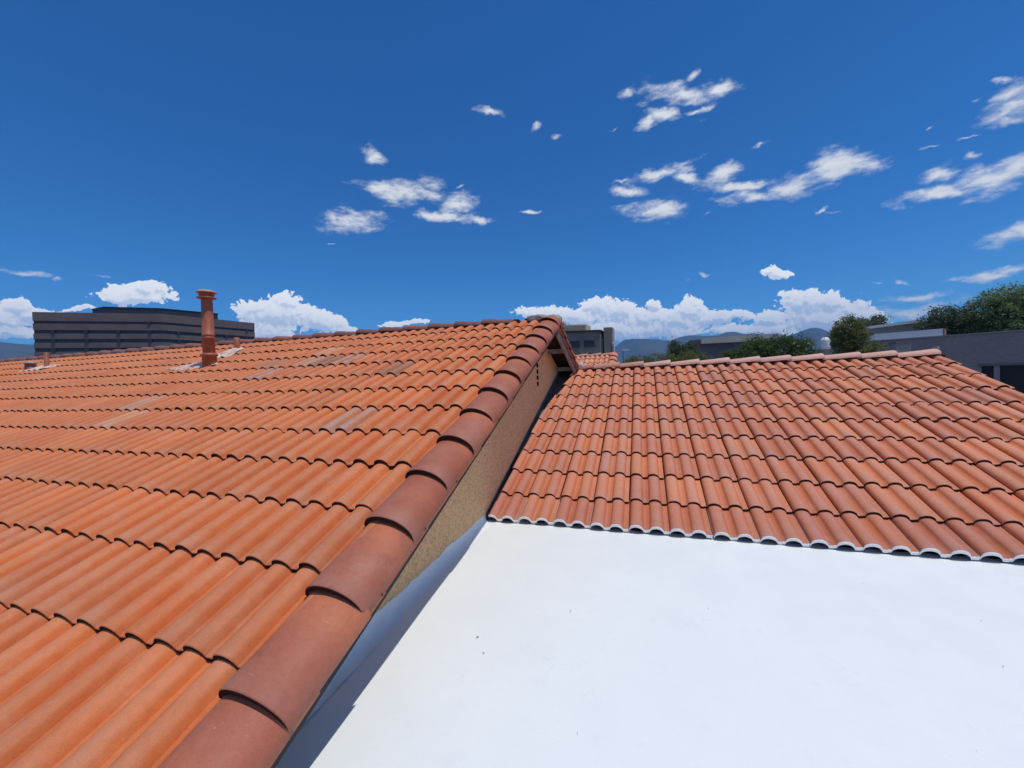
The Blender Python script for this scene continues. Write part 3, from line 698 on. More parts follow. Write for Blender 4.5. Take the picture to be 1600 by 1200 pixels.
# coved strip painted up the foot of the wall, with a brushed ragged top edge
mb = MB(); ny = 420; prof_n = 9; v = []
q = random.Random(4); rag = [0.0]
for j in range(ny+1): rag.append(0.8*rag[-1]+q.uniform(-.0035, .0035))
for j in range(ny+1):
    y = -2.5+(3.235+2.5)*j/ny
    hgt = 0.072+0.010*sin(y*1.7)+0.006*sin(y*5.1+1); wd = 0.085+0.010*sin(y*1.1+2)
    end = min(1.0, max(0.0, (3.235-y)/0.06))**0.5
    hgt *= 0.25+0.75*end; wd *= 0.3+0.7*end
    for i in range(prof_n+1):
        t = i/prof_n
        # from the wall top down, bulging out to the slab
        a = t*pi/2
        xx = XW+0.003+0.006*min(1, t*6)+wd*(1-cos(a))**0.9*0.96
        z_ = zs(y)+hgt*(1-sin(a)*0.98)
        if i == 0: xx = XW+0.0015; z_ = zs(y)+hgt+rag[j]+q.uniform(-.003, .003)+0.010
        v.append((xx, y, z_+(0.0015*sin(y*31+i) if i else 0)))
n = prof_n+1
mb.add(v, [(j*n+i, j*n+i+1, (j+1)*n+i+1, (j+1)*n+i) for j in range(ny) for i in range(prof_n)], True)
link('coved_strip', mb.mesh('coved_strip', [M_COAT]), flat)
# crumbs and chips left on the coating
mb = MB(); q = random.Random(9)
for k in range(15):
    x = q.uniform(-0.9, 3.2); y = q.uniform(0.9, 3.0); s_ = q.uniform(.0012, .0034); a = q.uniform(0, pi)
    c_ = Vector((x, y, zs(y)+0.004+s_*0.4))
    mb.obox(c_, Vector((cos(a), sin(a), 0.1))*s_*q.uniform(1, 2.6), Vector((-sin(a), cos(a), 0))*s_*.6, Vector((0, 0, 1))*s_*.35)
M_CRUMB = plain('mortar_crumb', (0.50, 0.51, 0.51), 0.9, 0.2, 0.3, 40)
link('crumbs', mb.mesh('crumbs', [M_CRUMB]), flat, kind='stuff', label='small grey crumbs and paint chips lying on the white coating')

# ------------------------------------------------------------------ vents on the left roof
def vent_stack():
    b = Vector((-5.752, 4.072, ZC+0.30))
    t = thing('roof_vent', 'tall terracotta painted vent stack with flat rain cap, highest pipe on the left roof', 'vent pipe', b, 'vents on the left roof')
    mb = MB(); mb.lathe([(0.086, -0.08), (0.086, 0.135), (0.100, 0.142), (0.104, 0.155), (0.096, 0.172), (0.074, 0.185)], 28, b)
    link('storm_collar', mb.mesh('storm_collar', [M_VENT]), t)
    mb = MB(); mb.lathe([(0.074, 0.05), (0.073, 0.385), (0.077, 0.388), (0.077, 0.398), (0.073, 0.401), (0.073, 0.425), (0.077, 0.428), (0.077, 0.440), (0.072, 0.444), (0.066, 0.97)], 28, b)
    link('pipe', mb.mesh('vent_pipe', [M_VENT]), t)
    mb = MB(); mb.lathe([(0.066, 0.935), (0.112, 0.942), (0.119, 0.949), (0.112, 0.958), (0.075, 0.966), (0.090, 0.985), (0.090, 1.030)], 28, b)
    mb.lathe([(0.02, 1.018), (0.100, 1.020), (0.118, 1.020), (0.120, 1.030), (0.100, 1.048), (0.055, 1.063), (0.0, 1.068)], 28, b, m=1)
    cp = link('rain_cap', mb.mesh('rain_cap', [M_VENT, M_VENTTOP]), t)
    # flashing sheet lying over the tiles, wavy
    def sheet(name, pts, amp=0.012):
        mb = MB(); n = 14; v = []
        (a, b_, c, d) = pts
        for i in range(n+1):
            for j in range(7):
                u = i/n; w_ = j/6
                x = (a[0]*(1-u)+b_[0]*u)*(1-w_)+(d[0]*(1-u)+c[0]*u)*w_; s = (a[1]*(1-u)+b_[1]*u)*(1-w_)+(d[1]*(1-u)+c[1]*u)*w_
                y = OL.y+s*cos(AL); h = 0.052+amp*sin(2*pi*x/0.15)+0.006*sin(9*s+x*3)
                v.append((x, y-h*sin(AL), OL.z+s*sin(AL)+h*cos(AL)))
        mb.add(v, [(i*7+j, (i+1)*7+j, (i+1)*7+j+1, i*7+j+1) for i in range(n) for j in range(6)], True)
        return mb.mesh(name, [M_FLASH])
    sB = (4.072-OL.y)/cos(AL)
    link('flashing', sheet('stack_flashing', [(-6.52, sB-0.06), (-6.02, sB-0.20), (-5.56, sB+0.02), (-6.10, sB+0.22)]), t)
    b2 = Vector((-6.264, 4.884, ZC+0.58))
    t2 = thing('roof_vent', 'short terracotta painted pipe just right of the tall stack near the ridge', 'vent pipe', b2, 'vents on the left roof')
    mb = MB(); mb.lathe([(0.046, -0.04), (0.043, 0.215), (0.033, 0.222), (0.033, 0.14)], 18, b2)
    link('pipe', mb.mesh('short_pipe', [M_VENT]), t2)
    link('flashing', sheet('pipe_flashing', [(-6.22, sB+0.38), (-5.86, sB+0.38), (-6.02, sB+0.84), (-6.34, sB+0.86)]), t2)
    b3 = Vector((-10.69, 4.552, ZC+0.46))
    t3 = thing('roof_vent', 'short terracotta painted pipe on pale flashing at the far left of the roof', 'vent pipe', b3, 'vents on the left roof')
    mb = MB(); mb.lathe([(0.060, -0.03), (0.055, 0.03), (0.036, 0.05), (0.034, 0.305), (0.026, 0.312), (0.026, 0.25)], 18, b3)
    link('pipe', mb.mesh('left_pipe', [M_VENT]), t3)
    s3 = (4.552-OL.y)/cos(AL)
    link('flashing', sheet('left_flashing', [(-11.05, s3-0.22), (-10.45, s3-0.18), (-10.35, s3+0.12), (-10.95, s3+0.10)]), t3)
    b4 = Vector((-10.98, 4.456, ZC+0.42))
    t4 = thing('roof_vent', 'squat round vent with grey lid at the far left edge of the roof', 'roof vent', b4, 'vents on the left roof')
    mb = MB(); mb.lathe([(0.078, -0.06), (0.074, 0.15), (0.06, 0.15)], 20, b4)
    link('body', mb.mesh('squat_vent_body', [M_VENT]), t4)
    mb = MB(); mb.lathe([(0.05, 0.145), (0.092, 0.150), (0.098, 0.165), (0.08, 0.185), (0.0, 0.195)], 20, b4)
    link('lid', mb.mesh('squat_vent_lid', [plain('galvanised_grey', (0.40, 0.40, 0.41), 0.5, 0.5, 0.15, 15)]), t4)
vent_stack()

# ================================================================== the place around
ground = MB(); ground.add([(-12000, -12000, 0), (12000, -12000, 0), (12000, 12000, 0), (-12000, 12000, 0)], [(0, 1, 2, 3)])
g_ = link('ground', ground.mesh('ground', [plain('dusty_ground', (0.24, 0.20, 0.15), 0.95, 0.1, 0.25, 0.02)]), kind='structure')
road = MB(); road.box(-60, 60, 17.5, 24.5, -0.02, 0.004)
link('road', road.mesh('road', [plain('asphalt', (0.05, 0.05, 0.052), 0.9, 0.2, 0.15, 0.5)]), kind='structure')

# ------------------------------------------------------------------ small tiled roof beyond the gable
def small_house():
    b = Vector((-3.5, 14.6, 0))
    t = thing('house', 'small tiled roof seen just behind the foot of the left gable', 'house', b)
    al = 0.36; rz = ZC+0.60; ry = 13.0; xe = -0.80; xw = -8.0
    mb = MB()
    ys = [ry-1.9, ry, ry+1.9]; zz = [rz-1.9*tan(al), rz, rz-1.9*tan(al)]
    v = [(x, y, z-.03) for x in (xw, xe) for y, z in zip(ys, zz)]+[(x, y, z-.1) for x in (xw, xe) for y, z in zip(ys, zz)]
    mb.add(v, [(0, 1, 4, 3)[::-1], (1, 2, 5, 4)[::-1], (6, 7, 10, 9), (7, 8, 11, 10), (3, 4, 10, 9)[::-1], (4, 5, 11, 10)[::-1]])
    dk = link('roof_deck', mb.mesh('small_deck', [M_DECK]), t)
    mb = MB()
    for x, fl in ((xe-.12, False), (xw+.12, True)):
        vv = [(x, ys[0]+.1, 0), (x, ys[2]-.1, 0), (x, ys[2]-.1, zz[2]-.1), (x, ys[1], zz[1]-.12), (x, ys[0]+.1, zz[0]-.1)]
        mb.add(vv, [(0, 1, 2, 3, 4) if not fl else (4, 3, 2, 1, 0)])
    mb.add([(xw+.12, ys[0]+.1, 0), (xe-.12, ys[0]+.1, 0), (xe-.12, ys[0]+.1, zz[0]-.1), (xw+.12, ys[0]+.1, zz[0]-.1)], [(0, 1, 2, 3)])
    link('wall', mb.mesh('small_walls', [M_STUCCO]), t)
    tm = tile_mesh('tile_small', [M_TILE_R, M_EDGE], 4)
    o0 = Vector((xe, ry-5*EX*cos(al), rz-5*EX*sin(al)))
    for c in range(5):
        for m in range(1, 12):
            place_tile(tm, dk, b, o0, al, xe-m*W, c*EX, color=(1.12, 1.2, 1.2))
    for k in range(8):
        o = bpy.data.objects.new('ridge_cap', rcr); COL.objects.link(o); o.parent = dk
        o.location = Vector((xe-0.02-k*0.41, ry, rz-0.01)); o.rotation_euler = (0, 0, pi/2)
        o.color = (0.82, 0.72, 0.68, 1)
    for k in range(5):
        place_tile(cm, dk, b, o0, al, xe-0.04, k*0.378, name='verge_cap', lift=0.005, color=(1.5, 1.6, 1.6))
small_house()

# ------------------------------------------------------------------ dark office block far left
M_SPAN = plain('purple_grey_panel', (0.170, 0.128, 0.122), 0.7, 0.3, 0.10, 0.25)
M_GLASSD = plain('dark_glass_band', (0.012, 0.014, 0.020), 0.45, 0.5, 0.2, 0.3)
M_PENT = plain('dark_metal_cladding', (0.030, 0.034, 0.042), 0.6, 0.4, 0.12, 0.3)
def office():
    A = Vector((-183.9, 75.6)); B = Vector((-156.9, 95.6)); C = Vector((-151.5, 126.1))
    back = [Vector((-182, 150)), Vector((-200, 140)), Vector((-205, 100))]
    poly = [A, B, C]+back
    b = Vector((-172, 110, 0))
    t = thing('office_building', 'dark five storey office block with horizontal window bands behind the left roof', 'office building', b)
    cen = sum(poly, Vector((0, 0)))/len(poly)
    def grow(d):
        return [p+(p-cen).normalized()*d for p in poly]
    inner = [tuple(p) for p in grow(-0.22)]
    mb = MB(); mb.prism(inner, 0, ZC+25.6); link('glazing', mb.mesh('office_glazing', [M_GLASSD]), t)
    outer = [tuple(p) for p in poly]
    bands = [(23.2, 26.0), (20.3, 22.35), (17.4, 19.15), (14.5, 16.2), (11.6, 13.3), (8.7, 10.4), (5.8, 7.5), (2.9, 4.6), (0, 1.7), (-2.9, -1.2), (-6.3, -4.2)]
    mid = []
    for z0, z1 in bands:
        mb = MB(); mb.prism(outer, ZC+z0, ZC+z1)
        link('panel_band', mb.mesh('office_band', [M_SPAN]), t)
    # dark piers standing in the window bands
    for (P, Q) in ((A, B), (B, C)):
        n = 4
        for k in range(1, n+1):
            p = P.lerp(Q, (k-0.42)/n)
            d = (Q-P).normalized(); nrm = Vector((d.y, -d.x))
            for (z0, z1) in ((19.15, 20.3), (16.2, 17.4), (13.3, 14.5), (22.35, 23.2)):
                if z0 > 22 and k != 4: continue
                mb = MB(); c_ = p+nrm*0.02; mb.obox((c_.x, c_.y, ZC+(z0+z1)/2), Vector((d.x, d.y, 0))*0.45, Vector((nrm.x, nrm.y, 0))*0.30, (0, 0, (z1-z0)/2-0.004))
                link('pier', mb.mesh('office_pier', [M_PENT]), t)
    pp = [(-180.5, 88.8), (-172.8, 88.1), (-161.0, 98.2), (-155.9, 114.3), (-168, 118), (-184, 112)]
    mb = MB(); mb.prism(pp, ZC+25.0, ZC+28.5); link('penthouse', mb.mesh('office_penthouse', [M_PENT]), t)
    ed = MB()
    for i in range(len(pp)):
        p = Vector(pp[i]); q = Vector(pp[(i+1) % len(pp)]); d = (q-p).normalized(); c_ = (p+q)/2
        ed.obox((c_.x, c_.y, ZC+28.55), Vector((d.x, d.y, 0))*((q-p).length/2+.15), Vector((d.y, -d.x, 0))*.15, (0, 0, .12))
    link('coping', ed.mesh('office_coping', [M_GLASSD]), t)
office()

# ------------------------------------------------------------------ grey building behind the gable
M_GREYW = plain('grey_render', (0.22, 0.195, 0.185), 0.85, 0.3, 0.10, 0.4)
M_GREYL = plain('grey_render_sunlit', (0.50, 0.48, 0.46), 0.85, 0.3, 0.06, 0.5)  # grey side faces, sunlight painted in as a lighter tone
M_BEIGE = plain('beige_cladding', (0.62, 0.52, 0.31), 0.8, 0.3, 0.06, 0.6)
M_TOWER = plain('dark_taupe_render', (0.21, 0.18, 0.16), 0.85, 0.3, 0.08, 0.6)
def greyb():
    b = Vector((-10, 78, 0))
    t = thing('office_building', 'grey building with tan rooftop box and slim stair tower behind the gable peak', 'building', b)
    mb = MB(); mb.prism([(-30, 66), (-6.75, 70), (-6.1, 76), (-8, 84), (-32, 80)], 0, [ZC+7.6, ZC+7.40, ZC+7.35, ZC+7.4, ZC+7.6])
    link('body', mb.mesh('grey_body', [M_GREYW]), t)
    mb = MB(); mb.obox((-18.4, 67.9, ZC+7.55), (11.75, 2.0, -0.11), (0.03, -0.17, 0), (0, 0, .14)); mb.obox((-6.43, 73, ZC+7.47), (0.32, 3.05, 0), (0.14, -.02, 0), (0, 0, .12))
    link('coping', mb.mesh('grey_coping', [M_GLASSD]), t)
    for k in range(7):
        for z in (5.3, 3.2, 1.2):
            x = -8.6-k*2.4; y = 70-(-6.75-x)*4/23.25
            mb = MB(); mb.obox((x, y-0.02, ZC+z), (0.85, 0.146, 0), (0.01, -0.06, 0), (0, 0, .55))
            link('window', mb.mesh('grey_window', [M_PENT]), t)
    mb = MB(); mb.obox((-6.38, 73.2, ZC+4.0), (0.24, 2.2, 0), (0.12, -0.012, 0), (0, 0, 2.2)); lp = link('sunlit_side', mb.mesh('sunlit_side', [M_GREYL]), t)  # side face of the body, painted lighter as if sunlit
    for z in (5.3, 3.0):
        mb = MB(); mb.obox((-6.30, 73.6, ZC+z), (0.13, 1.2, 0), (0.10, -0.010, 0), (0, 0, .6)); link('window', mb.mesh('grey_side_window', [M_PENT]), t)
    mb = MB(); mb.prism([(-6.2, 70.6), (-4.82, 71.0), (-4.9, 74), (-6.3, 74)], 0, ZC+8.0); link('stair_tower', mb.mesh('stair_tower', [M_TOWER]), t)
    mb = MB(); mb.prism([(-4.82, 71.0), (-4.62, 71.02), (-4.6, 74), (-4.9, 74)], 0, ZC+7.9); link('tower_side', mb.mesh('tower_side', [M_GREYL]), t)
    mb = MB(); mb.prism([(-22, 69.2), (-9.3, 71.4), (-8.8, 74.5), (-21, 74)], ZC+7.0, [ZC+9.2, ZC+8.85, ZC+8.8, ZC+9.1]); bx = link('rooftop_box', mb.mesh('rooftop_box', [M_BEIGE]), t)
    for k in range(4):
        z = ZC+7.65+k*.32; mb = MB(); mb.obox((-15.65, 70.28, z), (6.3, 1.09, 0), (0.01, -0.03, 0), (0, 0, .025)); link('groove', mb.mesh('groove', [M_TOWER]), bx)
    mb = MB(); mb.obox((-4.5, 70.9, ZC+5.3), (0.35, 0.1, 0), (0.02, -.1, 0), (0, 0, .06)); link('wall_lamp', mb.mesh('wall_lamp', [M_WPAINT]), t)
greyb()

# ------------------------------------------------------------------ low beige building, middle right
def beigeb():
    b = Vector((9, 50, 0))
    t = thing('building', 'low building with long beige roof fascia and dark wall, beside the flowering bush', 'building', b)
    mb = MB(); mb.prism([(4.9, 45.0), (12, 45.6), (12, 54), (5, 54)], 0, ZC+2.75); link('wall', mb.mesh('beige_b_wall', [plain('slate_wall', (0.165, 0.145, 0.165), 0.9, 0.2, 0.1, 0.8)]), t)
    mb = MB(); mb.prism([(5.65, 44.7), (12.6, 45.3), (12.6, 54.4), (5.65, 54.4)], ZC+2.76, [ZC+3.30, ZC+3.42, ZC+3.42, ZC+3.3]); link('fascia', mb.mesh('beige_fascia', [plain('beige_fascia', (0.60, 0.55, 0.44), 0.8, 0.3, 0.05, 0.6)]), t)
    mb = MB(); mb.prism([(4.7, 44.95), (5.64, 44.75), (5.64, 54), (4.7, 54)], ZC+2.76, ZC+3.18); link('fascia_end', mb.mesh('beige_end', [M_TOWER]), t)
beigeb()

# ------------------------------------------------------------------ dark brick wall at right with openings, and white roofs
def m_brick():
    m, t, b = mat_new('dark_purple_brick'); g = G(t); tc = g.n('ShaderNodeTexCoord'); P = tc.outputs['Object']
    mp = g.n('ShaderNodeMapping'); mp.inputs[2].default_value = (pi/2, 0, 0); g.l(P, mp.inputs[0])
    sp = g.n('ShaderNodeSeparateXYZ'); g.l(P, sp.inputs[0])
    cb = g.n('ShaderNodeCombineXYZ'); g.l(g.math('SUBTRACT', sp.outputs[0], sp.outputs[1]), cb.inputs[0]); g.l(sp.outputs[2], cb.inputs[1])
    bk = g.n('ShaderNodeTexBrick'); g.l(cb.outputs[0], bk.inputs['Vector']); bk.inputs['Scale'].default_value = 3.2
    bk.inputs['Color1'].default_value = (0.34, 0.29, 0.28, 1); bk.inputs['Color2'].default_value = (0.275, 0.235, 0.23, 1); bk.inputs['Mortar'].default_value = (0.40, 0.35, 0.34, 1)
    bk.inputs['Mortar Size'].default_value = 0.02; bk.inputs['Mortar Smooth'].default_value = 0.4
    c = g.mix(g.mr(g.noise(P, 0.7, 4), 0.35, 0.65, 0, .35), bk.outputs['Color'], (0.22, 0.19, 0.19))
    g.l(c, b.inputs['Base Color']); b.inputs['Roughness'].default_value = 0.9; b.inputs['Specular IOR Level'].default_value = 0.25
    g.bump(bk.outputs['Fac'], -0.4, 0.01, b)
    return m
M_BRICKD = m_brick()
def brick_wall():
    b = Vector((17, 28, 0))
    t = thing('brick_building', 'dark purple brick building with shaded window openings at the right edge', 'building', b)
    P0 = Vector((13.43, 30.81)); P1 = Vector((24.0, 22.9)); d = (P1-P0); Ln = d.length; d.normalize(); n_ = Vector((d.y, -d.x))
    if n_.dot(Vector((0, -1))) < 0: n_ = -n_
    def seg(a, b_, z0, z1, th=0.35, off=0.0):
        p = P0+d*((a+b_)/2)-n_*(th/2-off); return ((p.x, p.y, ZC+(z0+z1)/2), Vector((d.x, d.y, 0))*((b_-a)/2), Vector((n_.x, n_.y, 0))*(th/2), (0, 0, (z1-z0)/2))
    def at(px):   # distance along the wall where openings start
        return px
    w0 = 4.55
    ops = [(w0, w0+0.42), (w0+0.62, w0+2.15), (w0+2.2, w0+3.7), (w0+4.0, w0+6.0)]
    mb = MB(); mb.obox(*seg(0, Ln, -0.17, 1.46)); 
    e = 0.0
    for a, b_ in ops+[(Ln, Ln)]:
        mb.obox(*seg(e, a, -2.2, -0.174)); e = b_
    mb.obox(*seg(0, Ln, -ZC, -2.204))
    link('wall', mb.mesh('brick_wall', [M_BRICKD]), t)
    mb = MB(); mb.obox(*seg(-0.05, Ln, 1.465, 1.53, 0.45, 0.05)); link('coping', mb.mesh('brick_coping', [M_SLAB_EDGE]), t)
    mb = MB(); mb.obox(*seg(w0-0.1, Ln, -0.24, -0.12, 0.4, 0.06)); link('lintel', mb.mesh('lintel', [M_TOWER]), t)
    for a, b_ in ops:
        mb = MB(); mb.obox(*seg(a, b_, -2.2, -0.18, 0.04, -0.18)); w_ = link('window', mb.mesh('brick_b_window', [M_GLASSD]), t)
        mb = MB(); mb.obox(*seg(a, a+.06, -2.2, -0.18, 0.08, -0.12)); mb.obox(*seg(b_-.06, b_, -2.2, -0.18, 0.08, -0.12)); link('frame', mb.mesh('window_frame', [M_PENT]), w_)
    # room behind and roof
    q = [P0-n_*0.36, P1-n_*0.36, P1-n_*3.5, P0-n_*3.5]
    mb = MB(); mb.prism([(p.x, p.y) for p in q], 0, ZC+1.2); link('body', mb.mesh('brick_body', [M_BRICKD]), t)
    # lower stretch of the same dark brick further left
    t2 = thing('garden_wall', 'low dark brick wall between the round tree and the flowering bush', 'wall', Vector((12, 31, 0)))
    mb = MB(); mb.prism([(11.1, 30.9), (13.8, 31.6), (13.8, 31.9), (11.1, 31.2)], 0, [ZC+1.42, ZC+1.5, ZC+1.5, ZC+1.42]); link('wall', mb.mesh('garden_wall', [M_BRICKD]), t2)
    mb = MB(); mb.prism([(11.08, 30.84), (13.83, 31.54), (13.82, 31.95), (11.08, 31.25)], ZC+1.505, ZC+1.54); link('coping', mb.mesh('garden_coping', [M_WPAINT]), t2)
    # white parapet standing on the wall head
    M_WWALL = plain('bright_white_paint', (0.88, 0.86, 0.82), 0.6, 0.4, 0.03, 2)
    t3 = thing('white_roof', 'long flat white painted parapet box standing on the dark brick wall', 'roof', Vector((14.5, 29.8, 0)))
    mb = MB(); mb.obox(*seg(0.05, 3.15, 1.535, 1.92, 0.5, -0.05)); link('parapet', mb.mesh('white_parapet', [M_WWALL]), t3)
    mb = MB(); mb.obox(*seg(3.152, 3.22, 1.54, 1.90, 0.46, -0.06)); link('end_board', mb.mesh('parapet_end', [plain('end_board', (0.35, 0.22, 0.18), 0.8, 0.3, 0.1, 4)]), t3)
    t4 = thing('white_roof', 'raised white edged flat roof with lilac grey wall behind the big trees', 'building', Vector((20, 40, 0)))
    mb = MB(); mb.prism([(16.5, 38.1), (26, 37.6), (26, 46), (17.2, 46)], 0, [ZC+2.80, ZC+3.62, ZC+3.5, ZC+2.9]); link('wall', mb.mesh('lilac_wall', [plain('lilac_grey_wall', (0.48, 0.44, 0.47), 0.85, 0.3, 0.08, 0.5)]), t4)
    mb = MB(); mb.obox((21.2, 37.75, ZC+3.29), (4.85, -0.25, 0.415), (0.01, -.2, 0), (0, 0, .10)); link('roof_edge', mb.mesh('white_roof_edge', [M_WWALL]), t4)
    t5 = thing('water_tank', 'small white domed tank on the wall left of the round tree', 'water tank', Vector((10.85, 30, 0)))
    mb = MB(); mb.lathe([(0.25, 1.1), (0.26, 1.60), (0.23, 1.74), (0.13, 1.82), (0, 1.84)], 20, (10.85, 30.0, ZC)); link('tank', mb.mesh('tank', [M_WPAINT]), t5)
    mb = MB(); mb.box(10.4, 11.3, 29.6, 30.4, 0, ZC+1.1); link('stand', mb.mesh('tank_stand', [M_BRICKD]), t5)
brick_wall()
def util_box():
    b = Vector((6.9, 14.3, 0))
    t = thing('chimney', 'small pale grey block chimney with pinkish top band behind the right ridge', 'chimney', b)
    mb = MB(); mb.box(6.735, 7.065, 14.05, 14.4, 0, ZC+0.585); link('shaft', mb.mesh('chimney_shaft', [plain('pale_cement', (0.33, 0.34, 0.345), 0.9, 0.2, 0.15, 5)]), t)
    mb = MB(); mb.box(6.725, 7.075, 14.04, 14.41, ZC+0.587, ZC+0.635); link('top_band', mb.mesh('chimney_band', [plain('pinkish_band', (0.32, 0.20, 0.19), 0.9, 0.2, 0.2, 9)]), t)
    for dx, dz in ((0.03, 0.06), (0.10, 0.05), (0.06, -0.07), (-0.09, 0.02)):
        mb = MB(); mb.box(6.90+dx-0.018, 6.90+dx+0.018, 14.046, 14.06, ZC+0.50+dz-0.014, ZC+0.50+dz+0.014); link('vent_hole', mb.mesh('chimney_hole', [M_TOWER]), t)
util_box()

# ------------------------------------------------------------------ vegetation
def m_leaf(name, cols, rough=0.55):
    m, t, b = mat_new(name); g = G(t); ge = g.n('ShaderNodeNewGeometry'); tc = g.n('ShaderNodeTexCoord')
    rp = g.n('ShaderNodeValToRGB'); g.l(ge.outputs['Random Per Island'], rp.inputs[0])
    els = rp.color_ramp.elements
    for i, c in enumerate(cols):
        e_ = els[i] if i < 2 else els.new(.5); e_.position = i/(len(cols)-1); e_.color = (*c, 1)
    c = g.mix(g.mr(g.noise(tc.outputs['Object'], 1.6, 3), 0.35, 0.65, 0, .6), rp.outputs[0], cols[0])
    g.l(c, b.inputs['Base Color']); b.inputs['Roughness'].default_value = rough; b.inputs['Specular IOR Level'].default_value = 0.3
    tr_ = g.n('ShaderNodeBsdfTranslucent'); g.l(c, tr_.inputs[0]); ms = g.n('ShaderNodeMixShader'); ms.inputs[0].default_value = 0.48
    g.l(b.outputs[0], ms.inputs[1]); g.l(tr_.outputs[0], ms.inputs[2]); g.l(ms.outputs[0], t.nodes['Material Output'].inputs[0])
    return m
M_L1 = m_leaf('leaf_mid_green', [(0.060, 0.110, 0.035), (0.100, 0.160, 0.048), (0.140, 0.200, 0.065)])
M_L2 = m_leaf('leaf_dark_green', [(0.075, 0.110, 0.060), (0.105, 0.145, 0.070), (0.14, 0.175, 0.085)])
M_L3 = m_leaf('leaf_bright_green', [(0.15, 0.22, 0.10), (0.20, 0.28, 0.12), (0.25, 0.32, 0.15)])
M_L4 = m_leaf('leaf_olive', [(0.14, 0.160, 0.050), (0.19, 0.205, 0.065), (0.24, 0.25, 0.09)])
M_BARK = plain('bark', (0.10, 0.075, 0.055), 0.95, 0.1, 0.2, 4, 0.5, 20)
M_PETAL = plain('white_petal', (0.80, 0.78, 0.74), 0.6, 0.2, 0.05, 10)
def tree(name, label, cat, c, R, blobs, nclump, leaf, mat, seed, per=26, cl=0.22, flowers=0, group='trees and bushes beyond the roofs', aspect=2.2, trunk=0.10, droop=0.0):
    """c centre of crown, R radii; clumps of leaf-sized faces sit mostly near the skin of a few overlapping lobes"""
    q = random.Random(seed); c = Vector(c)
    b = Vector((c.x, c.y, 0)); t = thing(name, label, cat, b, group=group)
    lobes = [(c, Vector(R), 1.0)] if not blobs else [(c+Vector(p), Vector(r), 1.0) for p, r in blobs]
    v = []; f = []; fv = []; ff = []
    tips = []
    tot = sum(r.x*r.y+r.y*r.z+r.x*r.z for _, r, _ in lobes)
    for lc, lr, _ in lobes:
        nn = int(nclump*(lr.x*lr.y+lr.y*lr.z+lr.x*lr.z)/tot)
        for i in range(nn):
            d = Vector((q.gauss(0, 1), q.gauss(0, 1), q.gauss(0, 1))).normalized()
            rr = q.uniform(0.25, 1.0)**0.42*q.choice((0.94, 1.0, 1.0, 1.07))
            p = lc+Vector((d.x*lr.x, d.y*lr.y, d.z*lr.z))*rr
            tips.append(p); cr = cl*q.uniform(.6, 1.35)
            for k in range(per):
                e_ = Vector((q.gauss(0, 1), q.gauss(0, 1), q.gauss(0, .8)))*cr*0.5
                o = p+e_; o.z -= droop*q.random()*cr
                a = Vector((q.gauss(0, 1), q.gauss(0, 1), q.gauss(0, .7)-droop)).normalized()
                s_ = a.cross(Vector((q.gauss(0, 1), q.gauss(0, 1), q.gauss(0, 1)))).normalized()
                l_ = leaf*q.uniform(.6, 1.3); w_ = l_/aspect
                b0 = len(v); v += [tuple(o-a*l_*.5), tuple(o+s_*w_*.5), tuple(o+a*l_*.5), tuple(o-s_*w_*.5)]; f.append((b0, b0+1, b0+2, b0+3))
    link('crown', new_mesh('crown', v, f, [mat]), t)
    tb = MB(); top = c.z+R[2]*0.2
    tb.tube((c.x, c.y, 0), (c.x+.05, c.y, c.z-R[2]*0.55), trunk*1.5, trunk, 9)
    for i in range(9):
        p = q.choice(tips); st = Vector((c.x, c.y, c.z-R[2]*q.uniform(0.35, 0.9))); mid_ = st.lerp(p, .5)+Vector((0, 0, R[2]*.12))
        tb.tube(st, mid_, trunk*.5, trunk*.3, 6); tb.tube(mid_, p, trunk*.3, trunk*.08, 5)
    link('trunk', tb.mesh('trunk', [M_BARK]), t)
    if flowers:
        fm = MB()
        for i in range(flowers):
            lc, lr, _ = q.choice(lobes)
            d = Vector((q.gauss(0, 1), -abs(q.gauss(0, 1))-.3, q.gauss(0, 1))).normalized()
            p = lc+Vector((d.x*lr.x, d.y*lr.y, d.z*lr.z))*1.04
            for k in range(q.choice((3, 5, 7))):
                o = p+Vector((q.uniform(-1, 1), q.uniform(-1, 1), q.uniform(-1, 1)))*.035
                a = Vector((q.gauss(0, 1), q.gauss(0, 1), q.gauss(0, 1))).normalized(); s_ = a.orthogonal().normalized()*.016; a2 = a.cross(s_).normalized()*.016
                fm.add([o-s_, o-a2, o+s_, o+a2], [(0, 1, 2, 3)])
        link('flowers', fm.mesh('flowers', [M_PETAL]), t, kind='stuff')
    return t
tree('oleander_bush', 'broad dark green bush dotted with white flowers behind the right ridge', 'bush', (4.2, 16.4, ZC+0.20), (1.6, 0.9, 0.95),
     [((-1.0, 0, -.05), (.55, .6, .62)), ((-.35, .1, .15), (.65, .7, .80)), ((.45, 0, .22), (.65, .7, .80)), ((1.05, .1, .15), (.42, .5, .72)), ((1.45, 0, -.2), (.38, .5, .52)), ((.0, 0, -1.6), (1.3, .8, 1.2))], 1700, 0.10, M_L1, 21, per=26, cl=0.17, flowers=70, aspect=3.2)
tree('round_tree', 'round topped green tree standing alone left of the white roofs', 'tree', (10.42, 26.0, ZC+1.55), (0.86, 0.85, 1.2),
     [((0, 0, .25), (.70, .7, .85)), ((-.35, 0, .0), (.50, .6, .70)), ((.42, 0, -.05), (.48, .6, .72)), ((.05, 0, -.7), (.75, .7, .8))], 520, 0.10, M_L4, 22, per=26, cl=0.20)
